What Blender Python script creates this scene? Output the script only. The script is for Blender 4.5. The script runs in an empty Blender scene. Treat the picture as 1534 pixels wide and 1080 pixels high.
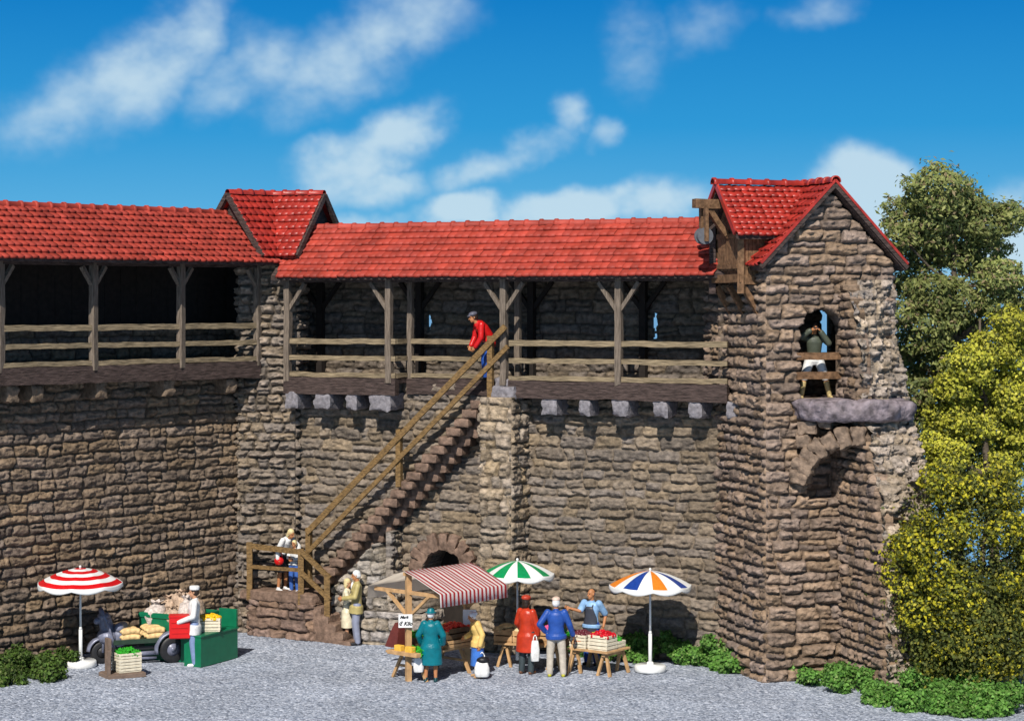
import bpy, math, random
import numpy as np
from mathutils import Vector as V, Matrix as M4, noise as mnoise
R = math.radians
rnd = random.Random(7)
SC = bpy.context.scene
COL = SC.collection
F, HZ, HC, CX = 3150.0, 450.0, 8.3, 767.0      # lens in pixels, horizon row, eye height in metres

def at(px, py, D):                             # a point seen at (px,py) of the photograph, D metres away
    return V(((px-CX)/F*D, D, HC-(py-HZ)/F*D))
def gd(px, py):                                # the ground point seen there
    D = F*HC/(py-HZ)
    return V(((px-CX)/F*D, D, 0))

# ------------------------------------------------------------------ materials
MATS = {}
def nodes(name):
    m = bpy.data.materials.new(name); m.use_nodes = True
    nt = m.node_tree; b = nt.nodes['Principled BSDF']
    return m, nt, b
def mat(name, col, rough=.6, var=.25, scale=6, bump=.0, bscale=30, spec=.35, stretch=None, metal=0, attr=None, trans=0):
    if name in MATS: return MATS[name]
    m, nt, b = nodes(name); N = nt.nodes; L = nt.links
    b.inputs['Roughness'].default_value = rough
    b.inputs['Metallic'].default_value = metal
    b.inputs['Specular IOR Level'].default_value = spec
    tc = N.new('ShaderNodeTexCoord'); mp = N.new('ShaderNodeMapping'); L.new(tc.outputs['Object'], mp.inputs[0])
    if stretch: mp.inputs['Scale'].default_value = stretch
    nz = N.new('ShaderNodeTexNoise'); nz.inputs['Scale'].default_value = scale; nz.inputs['Detail'].default_value = 5
    L.new(mp.outputs[0], nz.inputs['Vector'])
    mr = N.new('ShaderNodeMapRange'); mr.inputs['From Min'].default_value = .3; mr.inputs['From Max'].default_value = .7
    mr.inputs['To Min'].default_value = 1-var; mr.inputs['To Max'].default_value = 1+var
    L.new(nz.outputs['Fac'], mr.inputs['Value'])
    mx = N.new('ShaderNodeMix'); mx.data_type = 'RGBA'; mx.blend_type = 'MULTIPLY'; mx.inputs['Factor'].default_value = 1
    mx.inputs['A'].default_value = (*col, 1)
    if attr:
        a = N.new('ShaderNodeVertexColor'); a.layer_name = attr
        m2 = N.new('ShaderNodeMix'); m2.data_type = 'RGBA'; m2.blend_type = 'MULTIPLY'; m2.inputs['Factor'].default_value = 1
        m2.inputs['A'].default_value = (*col, 1); L.new(a.outputs['Color'], m2.inputs['B']); L.new(m2.outputs['Result'], mx.inputs['A'])
    L.new(mr.outputs['Result'], mx.inputs['B'])
    L.new(mx.outputs['Result'], b.inputs['Base Color'])
    if bump:
        n2 = N.new('ShaderNodeTexNoise'); n2.inputs['Scale'].default_value = bscale; n2.inputs['Detail'].default_value = 6
        L.new(mp.outputs[0], n2.inputs['Vector'])
        bp = N.new('ShaderNodeBump'); bp.inputs['Strength'].default_value = 1; bp.inputs['Distance'].default_value = bump
        L.new(n2.outputs['Fac'], bp.inputs['Height']); L.new(bp.outputs['Normal'], b.inputs['Normal'])
    MATS[name] = m
    return m
def stone_mat(name, col, bump=.012):
    return mat(name, col, rough=.78, var=.42, scale=9, bump=bump*1.8, bscale=24, spec=.3, attr='Col')

ST_FRONT = stone_mat('stone_front', (.188, .149, .112))
ST_LEFT = stone_mat('stone_left', (.19, .138, .096))
ST_TOWER = stone_mat('stone_tower', (.235, .168, .122))
ST_RUIN = stone_mat('stone_broken', (.35, .285, .225), .025)
ST_STEP = stone_mat('stone_step', (.205, .135, .10))
ST_GREY = stone_mat('stone_grey', (.30, .25, .20), .02)
CORBEL = mat('corbel_stone', (.21, .195, .21), .75, .35, 12, .02, 22)
SLAB = mat('slab_stone', (.20, .165, .18), .65, .6, 5, .05, 9)
TILE = mat('roof_tile', (.38, .056, .038), .55, .28, 2.2, .002, 60, .2, attr='Col')
TILE2 = mat('roof_tile_dark', (.36, .032, .022), .36, .32, 5, .003, 50, .38, attr='Col')
W_GREY = mat('weathered_wood', (.20, .155, .11), .8, .5, 5, .012, 22, .2, (1, 1, 1))
W_RAIL = mat('rail_wood', (.24, .185, .115), .8, .6, 3, .012, 9, .2, (1.2, 1.2, 16))
W_POST = mat('post_wood', (.17, .135, .105), .8, .5, 3, .012, 9, .2, (16, 16, 1.2))
W_DARK = mat('dark_wood', (.07, .048, .042), .75, .6, 3, .03, 8, .25, (1.5, 1.5, 9))
W_BROWN = mat('stair_wood', (.19, .115, .045), .7, .55, 4, .01, 12, .25, (3, 3, 9))
W_HOIST = mat('hoist_wood', (.17, .095, .05), .75, .5, 10, .012, 24, .2)
W_STALL = mat('stall_wood', (.50, .30, .14), .6, .25, 6, .003, 40, .3)
W_CRATE = mat('crate_wood', (.74, .66, .50), .6, .15, 12, .003, 40, .3)
W_SCALE = mat('scale_wood', (.20, .14, .105), .6, .2, 8, .002, 40, .3)
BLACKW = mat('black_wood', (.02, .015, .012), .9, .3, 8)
WHITE = mat('white_paint', (.80, .80, .78), .4, .05, 5)
GREENP = mat('green_paint', (.006, .15, .07), .35, .12, 5)
REDP = mat('red_paint', (.62, .012, .012), .4, .08, 6)
STEEL = mat('steel', (.19, .20, .27), .38, .25, 10, .0, 20, .5, metal=.1)
TYRE = mat('tyre_rubber', (.02, .02, .022), .5, .2, 9)
DKGREEN = mat('dark_green_paint', (.03, .055, .035), .4, .2, 9)
def flat(name, c, r=.5, v=.14, s=14, bump=.004): return mat(name, c, r, v, s, bump, 30)

# ------------------------------------------------------------------ mesh building
class MB:
    def __init__(s): s.v = []; s.f = []; s.mi = []
    def add(s, vs, fs, mi=0):
        o = len(s.v); s.v += [tuple(p) for p in vs]; s.f += [tuple(i+o for i in f) for f in fs]; s.mi += [mi]*len(fs)
        return s
    def box(s, c, d, rz=0, mi=0, bev=0):
        c = V(c); m = M4.Rotation(rz, 3, 'Z'); x, y, z = d[0]/2, d[1]/2, d[2]/2
        if bev:
            b = min(bev, x*.45, y*.45, z*.45)
            ring = []
            for zz, k in ((-z, b), (-z+b, 0), (z-b, 0), (z, b)):
                ring += [(-x+k, -y+k, zz), (x-k, -y+k, zz), (x-k, y-k, zz), (-x+k, y-k, zz)]
            vs = [c+m@V(p) for p in ring]
            fs = [(0, 3, 2, 1), (12, 13, 14, 15)]
            for k in range(3):
                for i in range(4): fs.append((k*4+i, k*4+(i+1) % 4, k*4+4+(i+1) % 4, k*4+4+i))
            return s.add(vs, fs, mi)
        vs = [c+m@V(p) for p in ((-x,-y,-z),(x,-y,-z),(x,y,-z),(-x,y,-z),(-x,-y,z),(x,-y,z),(x,y,z),(-x,y,z))]
        return s.add(vs, [(0,3,2,1),(4,5,6,7),(0,1,5,4),(1,2,6,5),(2,3,7,6),(3,0,4,7)], mi)
    def beam(s, p0, p1, w, h, up=(0, 0, 1), jit=0.0, seg=None, mi=0):
        p0, p1 = V(p0), V(p1); d = p1-p0; L = d.length; d.normalize(); up = V(up)
        if abs(d.dot(up)) > .98: up = V((.905, -.425, 0))
        sd = d.cross(up).normalized(); up = sd.cross(d).normalized()
        n = seg or (max(1, int(L/.35)) if jit else 1)
        vs = []; fs = []
        for i in range(n+1):
            c = p0+d*(L*i/n)
            j = (lambda: rnd.uniform(-jit, jit)) if jit else (lambda: 0)
            dw, dh = j(), j()
            for a, b in ((-1,-1),(1,-1),(1,1),(-1,1)):
                vs.append(c+sd*(a*w/2+dw+j()*.6)+up*(b*h/2+dh+j()*.6))
            if i:
                k = (i-1)*4
                fs += [(k+q, k+(q+1) % 4, k+4+(q+1) % 4, k+4+q) for q in range(4)]
        fs += [(3,2,1,0), tuple(n*4+q for q in range(4))]
        return s.add(vs, fs, mi)
    def tube(s, p0, p1, r0, r1=None, n=10, mi=0, cap=True):
        p0, p1 = V(p0), V(p1); r1 = r0 if r1 is None else r1
        d = (p1-p0).normalized(); a = d.orthogonal().normalized(); b = d.cross(a)
        vs = []
        for p, r in ((p0, r0), (p1, r1)):
            vs += [p+a*(r*math.cos(2*math.pi*i/n))+b*(r*math.sin(2*math.pi*i/n)) for i in range(n)]
        fs = [(i, (i+1) % n, n+(i+1) % n, n+i) for i in range(n)]
        if cap: fs += [tuple(range(n-1, -1, -1)), tuple(range(n, 2*n))]
        return s.add(vs, fs, mi)
    def path(s, pts, r, n=8, mi=0):
        for a, b in zip(pts, pts[1:]): s.tube(a, b, r, r, n, mi)
        return s
    def cap(s, p0, r0, p1, r1, n=12, k=4, flat=1.0, side=None):      # tapered capsule
        p0, p1 = V(p0), V(p1); d = p1-p0
        if d.length < 1e-6: d = V((0, 0, 1e-4))
        d.normalize(); a = V(side) if side is not None else d.orthogonal()
        a = (a-d*a.dot(d)).normalized(); b = d.cross(a)
        rings = []
        for i in range(k+1):
            t = -math.pi/2+math.pi/2*i/k; rings.append((p0+d*(r0*math.sin(t)), r0*math.cos(t)))
        for i in range(k+1):
            t = math.pi/2*i/k; rings.append((p1+d*(r1*math.sin(t)), r1*math.cos(t)))
        vs = []; fs = []
        for c, r in rings:
            r = max(r, 1e-4)
            vs += [c+a*(r*math.cos(2*math.pi*i/n))+b*(flat*r*math.sin(2*math.pi*i/n)) for i in range(n)]
        for q in range(len(rings)-1):
            fs += [(q*n+i, q*n+(i+1) % n, (q+1)*n+(i+1) % n, (q+1)*n+i) for i in range(n)]
        fs += [tuple(range(n-1, -1, -1)), tuple((len(rings)-1)*n+i for i in range(n))]
        return s.add(vs, fs)
    def ell(s, c, r, rot=None, n=14, k=9, mi=0, jit=0, seed=0):
        c = V(c); vs = []; fs = []
        for j in range(k+1):
            t = math.pi*j/k
            for i in range(n):
                p = V((math.sin(t)*math.cos(2*math.pi*i/n), math.sin(t)*math.sin(2*math.pi*i/n), math.cos(t)))
                q = 1+(jit*mnoise.noise(p*2.2+V((seed*3.1, seed*1.7, 0))) if jit else 0)
                p = V((p.x*r[0]*q, p.y*r[1]*q, p.z*r[2]*q))
                vs.append(c+(rot@p if rot else p))
        for j in range(k):
            fs += [(j*n+i, (j+1)*n+i, (j+1)*n+(i+1) % n, j*n+(i+1) % n) for i in range(n)]
        return s.add(vs, fs, mi)
    def loft(s, rings, closed=True, mi=0, caps=True):                 # rings: equal-length point lists
        n = len(rings[0]); vs = [p for r in rings for p in r]; fs = []
        for q in range(len(rings)-1):
            for i in range(n if closed else n-1):
                fs.append((q*n+i, q*n+(i+1) % n, (q+1)*n+(i+1) % n, (q+1)*n+i))
        if caps and closed: fs += [tuple(range(n-1, -1, -1)), tuple((len(rings)-1)*n+i for i in range(n))]
        return s.add(vs, fs, mi)
    def prism(s, pts, d, mi=0):                                      # polygon pts (3D) pushed along d
        d = V(d); n = len(pts); vs = [V(p) for p in pts]+[V(p)+d for p in pts]
        fs = [tuple(range(n-1, -1, -1)), tuple(range(n, 2*n))]+[(i, (i+1) % n, n+(i+1) % n, n+i) for i in range(n)]
        return s.add(vs, fs, mi)
    def build(s, name, m, parent=None, smooth=False, world=True):
        me = bpy.data.meshes.new(name); me.from_pydata(s.v, [], s.f)
        for x in (m if isinstance(m, (list, tuple)) else [m]): me.materials.append(x)
        if isinstance(m, (list, tuple)): me.polygons.foreach_set('material_index', s.mi)
        if smooth: me.polygons.foreach_set('use_smooth', [True]*len(me.polygons))
        if any(x.name.startswith(('stone_', 'roof_tile')) for x in me.materials):
            ca = me.color_attributes.new('Col', 'FLOAT_COLOR', 'POINT')
            cc = []
            for p in s.v:
                k = .95+.35*mnoise.noise(V(p)*2.3)+.22*mnoise.noise(V(p)*7)
                cc += [k, k*.99, k*.97, 1]
            ca.data.foreach_set('color', cc)
        me.update()
        return link(name, me, parent, world)

def link(name, me, parent=None, world=True):
    o = bpy.data.objects.new(name, me); COL.objects.link(o)
    if parent:
        o.parent = parent
        if world: o.location = -root_loc(parent)
    return o
def root_loc(o):
    l = V(o.location)
    while o.parent: o = o.parent; l = l+V(o.location)
    return l
def tag(o, label, cat, group=None, kind=None):
    o['label'] = label; o['category'] = cat
    if group: o['group'] = group
    if kind: o['kind'] = kind
    return o
def thing(name, label, cat, loc=(0, 0, 0), rz=0, group=None):
    o = bpy.data.objects.new(name, None); COL.objects.link(o); o.empty_display_size = .2
    o.location = loc; o.rotation_euler = (0, 0, rz)
    return tag(o, label, cat, group)
def structure(o): o['kind'] = 'structure'; return o
def dup(root, loc, rz=0, label=None):
    r = root.copy(); COL.objects.link(r); r.location = loc; r.rotation_euler = (0, 0, rz)
    if label: r['label'] = label
    for ch in list(root.children):
        c = ch.copy(); COL.objects.link(c); c.parent = r
        for g in ch.children:
            d = g.copy(); COL.objects.link(d); d.parent = c
    return r

def np_mesh(name, vs, quads, m, parent=None, colors=None, smooth=True, world=True):
    me = bpy.data.meshes.new(name); k = quads.shape[1]
    me.vertices.add(len(vs)); me.vertices.foreach_set('co', np.ascontiguousarray(vs, np.float32).ravel())
    me.loops.add(quads.size); me.loops.foreach_set('vertex_index', np.ascontiguousarray(quads, np.int32).ravel())
    me.polygons.add(len(quads)); me.polygons.foreach_set('loop_start', np.arange(0, quads.size, k, dtype=np.int32))
    if smooth: me.polygons.foreach_set('use_smooth', np.ones(len(quads), bool))
    me.materials.append(m)
    if colors is not None:
        a = me.color_attributes.new('Col', 'FLOAT_COLOR', 'POINT')
        c = np.ones((len(vs), 4), np.float32); c[:, :3] = colors; a.data.foreach_set('color', c.ravel())
    me.update(calc_edges=True); me.validate()
    return link(name, me, parent, world)

# ------------------------------------------------------------------ rough stonework as relief
def vnoise(x, y, seed):
    xi = np.floor(x).astype(np.int64); yi = np.floor(y).astype(np.int64); fx = x-xi; fy = y-yi
    def h(a, b):
        n = (a*374761393+b*668265263+seed*144665) & 0x7fffffff
        n = ((n ^ (n >> 13))*1274126177) & 0x7fffffff
        return ((n ^ (n >> 16)) & 0xffff)/65535.0
    sx = fx*fx*(3-2*fx); sy = fy*fy*(3-2*fy)
    a = h(xi, yi)*(1-sx)+h(xi+1, yi)*sx; b = h(xi, yi+1)*(1-sx)+h(xi+1, yi+1)*sx
    return a*(1-sy)+b*sy
def fbm(x, y, seed, oct=4):
    t = 0; a = .5
    for k in range(oct): t = t+a*vnoise(x*2**k, y*2**k, seed+k*17); a *= .5
    return t
def relief(x, z, W, H, seed, ch=(.19, .33), ln=(.34, .95), depth=.095, rough=.085, mortar=.3, brush=.3, rr=.06, wav=.6):
    g = np.random.RandomState(seed)
    bz = [-.2-g.rand()*.2]
    while bz[-1] < H+.4: bz.append(bz[-1]+g.uniform(*ch))
    bz = np.array(bz)
    zz = z+wav*.17*(fbm(x*.9, z*.5, seed+1, 3)-.45)+wav*.085*(vnoise(x*3.1, z*2.4, seed+2)-.5)+.03*(vnoise(x*8, z*6, seed+8)-.5)
    ci = np.clip(np.searchsorted(bz, zz)-1, 0, len(bz)-2)
    d_z = np.minimum(zz-bz[ci], bz[ci+1]-zz)
    dx = np.full_like(x, 9.); sid = np.zeros(x.shape, np.int64)
    xx = x+.14*(vnoise(x*3+9, z*5, seed+3)-.5)+.04*(vnoise(x*9, z*11, seed+6)-.5)
    for c in range(len(bz)-1):
        k = ci == c
        if not k.any(): continue
        j = [-.6-g.rand()*.5]
        while j[-1] < W+.8: j.append(j[-1]+g.uniform(*ln)*(1 if g.rand() > .2 else .55))
        j = np.array(j); q = np.clip(np.searchsorted(j, xx[k])-1, 0, len(j)-2)
        dx[k] = np.minimum(xx[k]-j[q], j[q+1]-xx[k])
        s = np.minimum(999, q)+c*1000
        # some tall stones are two thin ones
        hgt = bz[c+1]-bz[c]
        sp = (((q*7919+c*104729+seed*31) % 100) < 13) & (hgt > .25)
        mid = bz[c]+hgt*(.4+.2*((q*31+c*17) % 10)/10)
        up = sp & (zz[k] > mid)
        dzk = d_z[k]; dzk = np.where(sp, np.minimum(dzk, np.abs(zz[k]-mid)), dzk); d_z[k] = dzk
        sid[k] = s+np.where(up, 500, 0)
    def hs(a): 
        n = (sid*2654435761+a*97531+seed*7) & 0x7fffffff
        n = ((n ^ (n >> 13))*1274126177) & 0x7fffffff
        return ((n ^ (n >> 15)) & 0xffff)/65535.0
    r1, r2, r3, r4 = hs(1), hs(2), hs(3), hs(4)
    jg = .022*(vnoise(x*14, z*14, seed+12)); a = np.clip((dx-.006-jg)/rr, 0, 1); b = np.clip((d_z-.004-jg)/rr, 0, 1)
    pil = np.sqrt(1-(1-a)**2)*np.sqrt(1-(1-b)**2)
    st = fbm(x*5+r1*40, z*18+r2*40, seed+5, 5)-.48; cr = np.clip(.07-np.abs(fbm(x*3.2+r2*30, z*10+x*2*(r1-.5)+r4*20, seed+15, 3)-.44), 0, 1)*12
    rg = 1-np.abs(2*fbm(x*4+r3*30, z*9+x*2.5*(r4-.5), seed+9, 4)-.95)
    h = depth*pil*(.62+.55*r1)+pil*rough*(st*1.5+(rg-.75)*1.0-.38*cr)+.012*(fbm(x*22, z*22, seed+4, 2)-.4)
    gap = np.clip(np.minimum(dx, d_z)/.03, 0, 1)
    v = .66+.6*r2
    col = np.stack([v*(1+.16*(r3-.5)), v*(1+.05*(r3-.5)), v*(1-.22*(r3-.5))], -1)
    hi = np.clip((h/depth-.72)*1.9, 0, 1)[..., None]            # dry-brushed ridges
    col = col*(1-brush*hi)+hi*brush*np.array([2.0, 2.0, 2.1])
    mo = np.array([1.0, .97, .9])*mortar
    col = mo+(col-mo)*gap[..., None]
    return h, col
class Stones:
    def __init__(s): s.v = []; s.q = []; s.c = []; s.n = 0
    def panel(s, org, u, W, H, n, seed, keep=None, res=.03, thick=.3, v=(0, 0, 1), tint=None, skirt=True, shape=None, **kw):
        org, u, n, v = (np.array(t, float) for t in (org, u, n, v))
        nx, nz = max(2, int(round(W/res))+1), max(2, int(round(H/res))+1)
        X, Z = np.meshgrid(np.linspace(0, W, nx), np.linspace(0, H, nz), indexing='ij')
        h, col = relief(X, Z, W, H, seed, **kw)
        if tint is not None: col = col*np.array(tint)
        P = org+X[..., None]*u+Z[..., None]*v
        B = P-n*thick
        P = P+h[..., None]*n
        if shape is not None: P = P+shape(X, Z)[..., None]*n
        idx = np.arange(nx*nz).reshape(nx, nz)
        q = np.stack([idx[:-1, :-1], idx[1:, :-1], idx[1:, 1:], idx[:-1, 1:]], -1).reshape(-1, 4)
        if keep is not None:
            xc = (X[:-1, :-1]+X[1:, 1:]).ravel()/2; zc = (Z[:-1, :-1]+Z[1:, 1:]).ravel()/2
            q = q[keep(xc, zc)]
        nv = nx*nz
        vs = P.reshape(-1, 3); cs = col.reshape(-1, 3)
        if skirt:
            e = np.concatenate([q[:, [0, 1]], q[:, [1, 2]], q[:, [2, 3]], q[:, [3, 0]]])
            key = np.sort(e, 1); key = key[:, 0]*nv+key[:, 1]
            uq, first, cnt = np.unique(key, return_index=True, return_counts=True)
            be = e[first[cnt == 1]]
            b0 = np.unique(be); mp = np.full(nv, -1); mp[b0] = nv+np.arange(len(b0))
            # reveal keeps the coursing: edge, middle and back rows
            vs = np.concatenate([vs, B.reshape(-1, 3)[b0]]); cs = np.concatenate([cs, cs[b0]*.9])
            q = np.concatenate([q, np.stack([be[:, 1], be[:, 0], mp[be[:, 0]], mp[be[:, 1]]], -1)])
        used = np.unique(q); mp = np.full(len(vs), -1); mp[used] = np.arange(len(used))
        s.v.append(vs[used]); s.c.append(cs[used]); s.q.append(mp[q]+s.n); s.n += len(used)
        return s
    def block(s, base, z0, z1, seed, res=.035, faces=None, top=True, tint=None, **kw):
        # base: footprint corners counter-clockwise seen from above
        k = len(base)
        for i in range(k):
            if faces and i not in faces: continue
            a, b = V(base[i][:2]), V(base[(i+1) % k][:2]); d = b-a; L = d.length; d.normalize()
            nn = V((d.y, -d.x))
            e = .03
            s.panel((a.x-d.x*e, a.y-d.y*e, z0), (d.x, d.y, 0), L+2*e, z1-z0, (nn.x, nn.y, 0), seed+i*13, res=res, thick=.1, tint=tint, **kw)
        if top:
            c = sum((V(p[:2]) for p in base), V((0, 0)))/k
            vs = np.array([(p[0], p[1], z1) for p in base]+[(c.x, c.y, z1)]); q = np.array([(i, (i+1) % k, k, k) for i in range(k)])
            # quads with a doubled centre are turned into thin quads
            m = [((base[i][0]+base[(i+1) % k][0])/2, (base[i][1]+base[(i+1) % k][1])/2, z1) for i in range(k)]
            vs = np.array([(p[0], p[1], z1) for p in base]+m+[(c.x, c.y, z1)])
            q = np.array([(i, k+i, 2*k, k+(i-1) % k) for i in range(k)])
            s.v.append(vs); s.c.append(np.ones((len(vs), 3))*(.9 if tint is None else np.array(tint)*.9)); s.q.append(q+s.n); s.n += len(vs)
        return s
    def build(s, name, m, parent=None):
        return np_mesh(name, np.concatenate(s.v), np.concatenate(s.q), m, parent, np.concatenate(s.c))
def rough_block(mb, c, d, ax, seed, amp=.035, nsub=7):
    """one hewn stone: a box of size d along axes ax, rounded and chipped"""
    c = V(c); vs = []; fs = []
    ax = [V(a) for a in ax]; o = 0
    for a in range(3):
        for sg in (-1, 1):
            b, g = (a+1) % 3, (a+2) % 3
            n1 = nsub
            for i in range(n1+1):
                for j in range(n1+1):
                    p = [0, 0, 0]; p[a] = sg; p[b] = -1+2*i/n1; p[g] = -1+2*j/n1
                    q = V(p); l = (abs(p[0])**11+abs(p[1])**11+abs(p[2])**11)**(1/11); q = q/l
                    w = V((q[0]*d[0]/2, q[1]*d[1]/2, q[2]*d[2]/2))
                    k = mnoise.noise(w*7+V((seed*5.3, seed*2.1, seed)))+.5*mnoise.noise(w*17+V((seed, 0, seed*3)))
                    w = w+V(q)*amp*k
                    vs.append(c+ax[0]*w[0]+ax[1]*w[1]+ax[2]*w[2])
            for i in range(n1):
                for j in range(n1):
                    t = o+i*(n1+1)+j; f = (t, t+n1+1, t+n1+2, t+1)
                    fs.append(f if sg > 0 else f[::-1])
            o += (n1+1)**2
    mb.add(vs, fs)

# ------------------------------------------------------------------ tiled roofs
def tiles(name, org, u, s, n, L, S, m, parent, row=.235, tw=.19, f0=None, f1=None, seed=1):
    """org: eave start, u along the eave, s up the slope; f0/f1 give the clipped x range at a slope distance"""
    org, u, s, n = V(org), V(u).normalized(), V(s).normalized(), V(n).normalized()
    g = random.Random(seed); nr = max(1, int(round(S/row))); row = S/nr
    vs = []; fs = []; cs = []
    f0 = f0 or (lambda t: 0.0); f1 = f1 or (lambda t: L)
    K = 6
    for r in range(nr):
        t0, t1 = r*row-.03, min(S, (r+1)*row+.02)
        off = 0
        i0 = int(min(f0(t0), f0(t1))/tw)-1; i1 = int(max(f1(t0), f1(t1))/tw)+1
        for i in range(i0, i1+1):
            xa, xb = i*tw+off, (i+1)*tw+off
            lo, hi = min(f0(t0), f0(t1)), max(f1(t0), f1(t1))
            if xb <= lo or xa >= hi: continue
            lift = g.uniform(-.006, .01); v = g.uniform(.84, 1.14); tint = g.uniform(-.06, .06)
            b = len(vs); sag = g.uniform(-.01, .01)
            for (t, base) in ((t0, .085), (t0+row*.45, .055), (t1, .010)):
                for k in range(K+1):
                    fx = k/K; x = xa+(xb-xa)*fx
                    bow = math.sin(math.pi*fx)
                    tt = t-(.03*bow+sag if t == t0 else 0)
                    x = min(max(x, f0(max(0, min(S, tt)))), f1(max(0, min(S, tt))))
                    hgt = base+lift+.015*bow
                    vs.append(org+u*x+s*tt+n*hgt); cs.append((v*(1+tint), v, v*(1-tint)))
            for q in range(2):
                for k in range(K):
                    a = b+q*(K+1)+k; fs.append((a, a+1, a+K+2, a+K+1))
            # lower lip
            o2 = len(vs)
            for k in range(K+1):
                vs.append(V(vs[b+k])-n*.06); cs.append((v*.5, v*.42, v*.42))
            for k in range(K): fs.append((o2+k, o2+k+1, b+k+1, b+k))
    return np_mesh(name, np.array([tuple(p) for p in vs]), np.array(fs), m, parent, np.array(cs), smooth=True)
def ridge(name, p0, p1, m, parent, r=.095, step=.40, seed=3):
    p0, p1 = V(p0), V(p1); d = p1-p0; L = d.length; d.normalize(); sd = d.cross(V((0, 0, 1))).normalized(); up = V((0, 0, 1))
    n = max(1, round(L/step)); vs = []; fs = []; cs = []; g = random.Random(seed)
    for i in range(n):
        a, b = L*i/n-.05, L*(i+1)/n; v = g.uniform(.85, 1.12); dz = g.uniform(-.008, .008)
        prof = [(a, r*1.0, 0), (a, r*1.28, 0), (a+.07, r*1.3, 0), (a+.09, r*1.04, 0), (b, r*.97, 0)]
        o = len(vs); A = 11
        for (x, rr, _) in prof:
            for k in range(A):
                t = math.pi*(k/(A-1))*1.16-math.pi*.08
                vs.append(p0+d*x+sd*(rr*math.cos(t))+up*(rr*math.sin(t)+dz)); cs.append((v, v, v))
        for q in range(len(prof)-1):
            for k in range(A-1):
                z = o+q*A+k; fs.append((z, z+1, z+A+1, z+A))
    return np_mesh(name, np.array([tuple(p) for p in vs]), np.array(fs), m, parent, np.array(cs))
# ------------------------------------------------------------------ camera, sun, sky
cd = bpy.data.cameras.new('camera'); cam = bpy.data.objects.new('camera', cd); COL.objects.link(cam); SC.camera = cam
cam.location = (0, 0, HC); cam.rotation_euler = (R(90), 0, 0)
cd.sensor_width = 36; cd.lens = 36*F/1534; cd.shift_y = -(540-HZ)/1534; cd.clip_end = 20000
cd.dof.use_dof = True; cd.dof.focus_distance = 48.5; cd.dof.aperture_fstop = .9
SUN = V((-.15, -.73, .66)).normalized()
ld = bpy.data.lights.new('sun', 'SUN'); ld.energy = 5.0; ld.angle = R(.5); ld.color = (1, .95, .87)
lo = bpy.data.objects.new('sun', ld); COL.objects.link(lo); lo.rotation_euler = SUN.to_track_quat('Z', 'Y').to_euler()
SC.view_settings.view_transform = 'Standard'; SC.view_settings.look = 'None'; SC.view_settings.exposure = -.02; SC.cycles.diffuse_bounces = 1
w = bpy.data.worlds.new('World'); SC.world = w; w.use_nodes = True
nt = w.node_tree; N = nt.nodes; L = nt.links
bg = N['Background']; SKYS = .05; bg.inputs['Strength'].default_value = SKYS
sky = N.new('ShaderNodeTexSky'); sky.sky_type = 'NISHITA'; sky.sun_disc = False
sky.sun_elevation = math.asin(SUN.z); sky.sun_rotation = math.atan2(SUN.x, SUN.y)
def mth(op, a, b=None, clamp=False):
    n = N.new('ShaderNodeMath'); n.operation = op; n.use_clamp = clamp
    for i, q in enumerate((a, b)):
        if q is None: continue
        if isinstance(q, (int, float)): n.inputs[i].default_value = q
        else: L.new(q, n.inputs[i])
    return n.outputs[0]
tc = N.new('ShaderNodeTexCoord'); sp = N.new('ShaderNodeSeparateXYZ'); L.new(tc.outputs['Generated'], sp.inputs[0])
hor = mth('SQRT', mth('ADD', mth('MULTIPLY', sp.outputs[0], sp.outputs[0]), mth('MULTIPLY', sp.outputs[1], sp.outputs[1])))
az = mth('ARCTAN2', sp.outputs[0], sp.outputs[1]); el = mth('ARCTANGENT', mth('DIVIDE', sp.outputs[2], mth('MAXIMUM', hor, .001)))
cv = N.new('ShaderNodeCombineXYZ'); L.new(az, cv.inputs[0]); L.new(el, cv.inputs[1])
rp = N.new('ShaderNodeValToRGB'); L.new(mth('MULTIPLY', mth('ADD', el, .03), 5.0), rp.inputs[0])   # -0.03 .. 0.17 rad
e = rp.color_ramp.elements
def lin(c): return [((x/255)/12.92 if x/255 < .04045 else ((x/255+.055)/1.055)**2.4) for x in c]
stops = [(0.0, (165, 206, 232)), (.15, (140, 198, 230)), (.34, (92, 176, 224)), (.56, (48, 152, 214)), (.88, (18, 124, 198))]
for i, (p, c) in enumerate(stops):
    x = e[i] if i < 2 else e.new(p)
    x.position = p; x.color = (*[q*1.02 for q in lin(c)], 1)
az_, el_0 = az, el
wz = N.new('ShaderNodeTexNoise'); wz.inputs['Scale'].default_value = 22; wz.inputs['Detail'].default_value = 9; wz.inputs['Roughness'].default_value = .6; L.new(cv.outputs[0], wz.inputs['Vector'])
ws = N.new('ShaderNodeSeparateColor'); L.new(wz.outputs['Color'], ws.inputs[0])
az = mth('ADD', az_, mth('MULTIPLY', mth('SUBTRACT', ws.outputs[0], .5), .042)); el = mth('ADD', el_0, mth('MULTIPLY', mth('SUBTRACT', ws.outputs[1], .5), .034))
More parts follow.
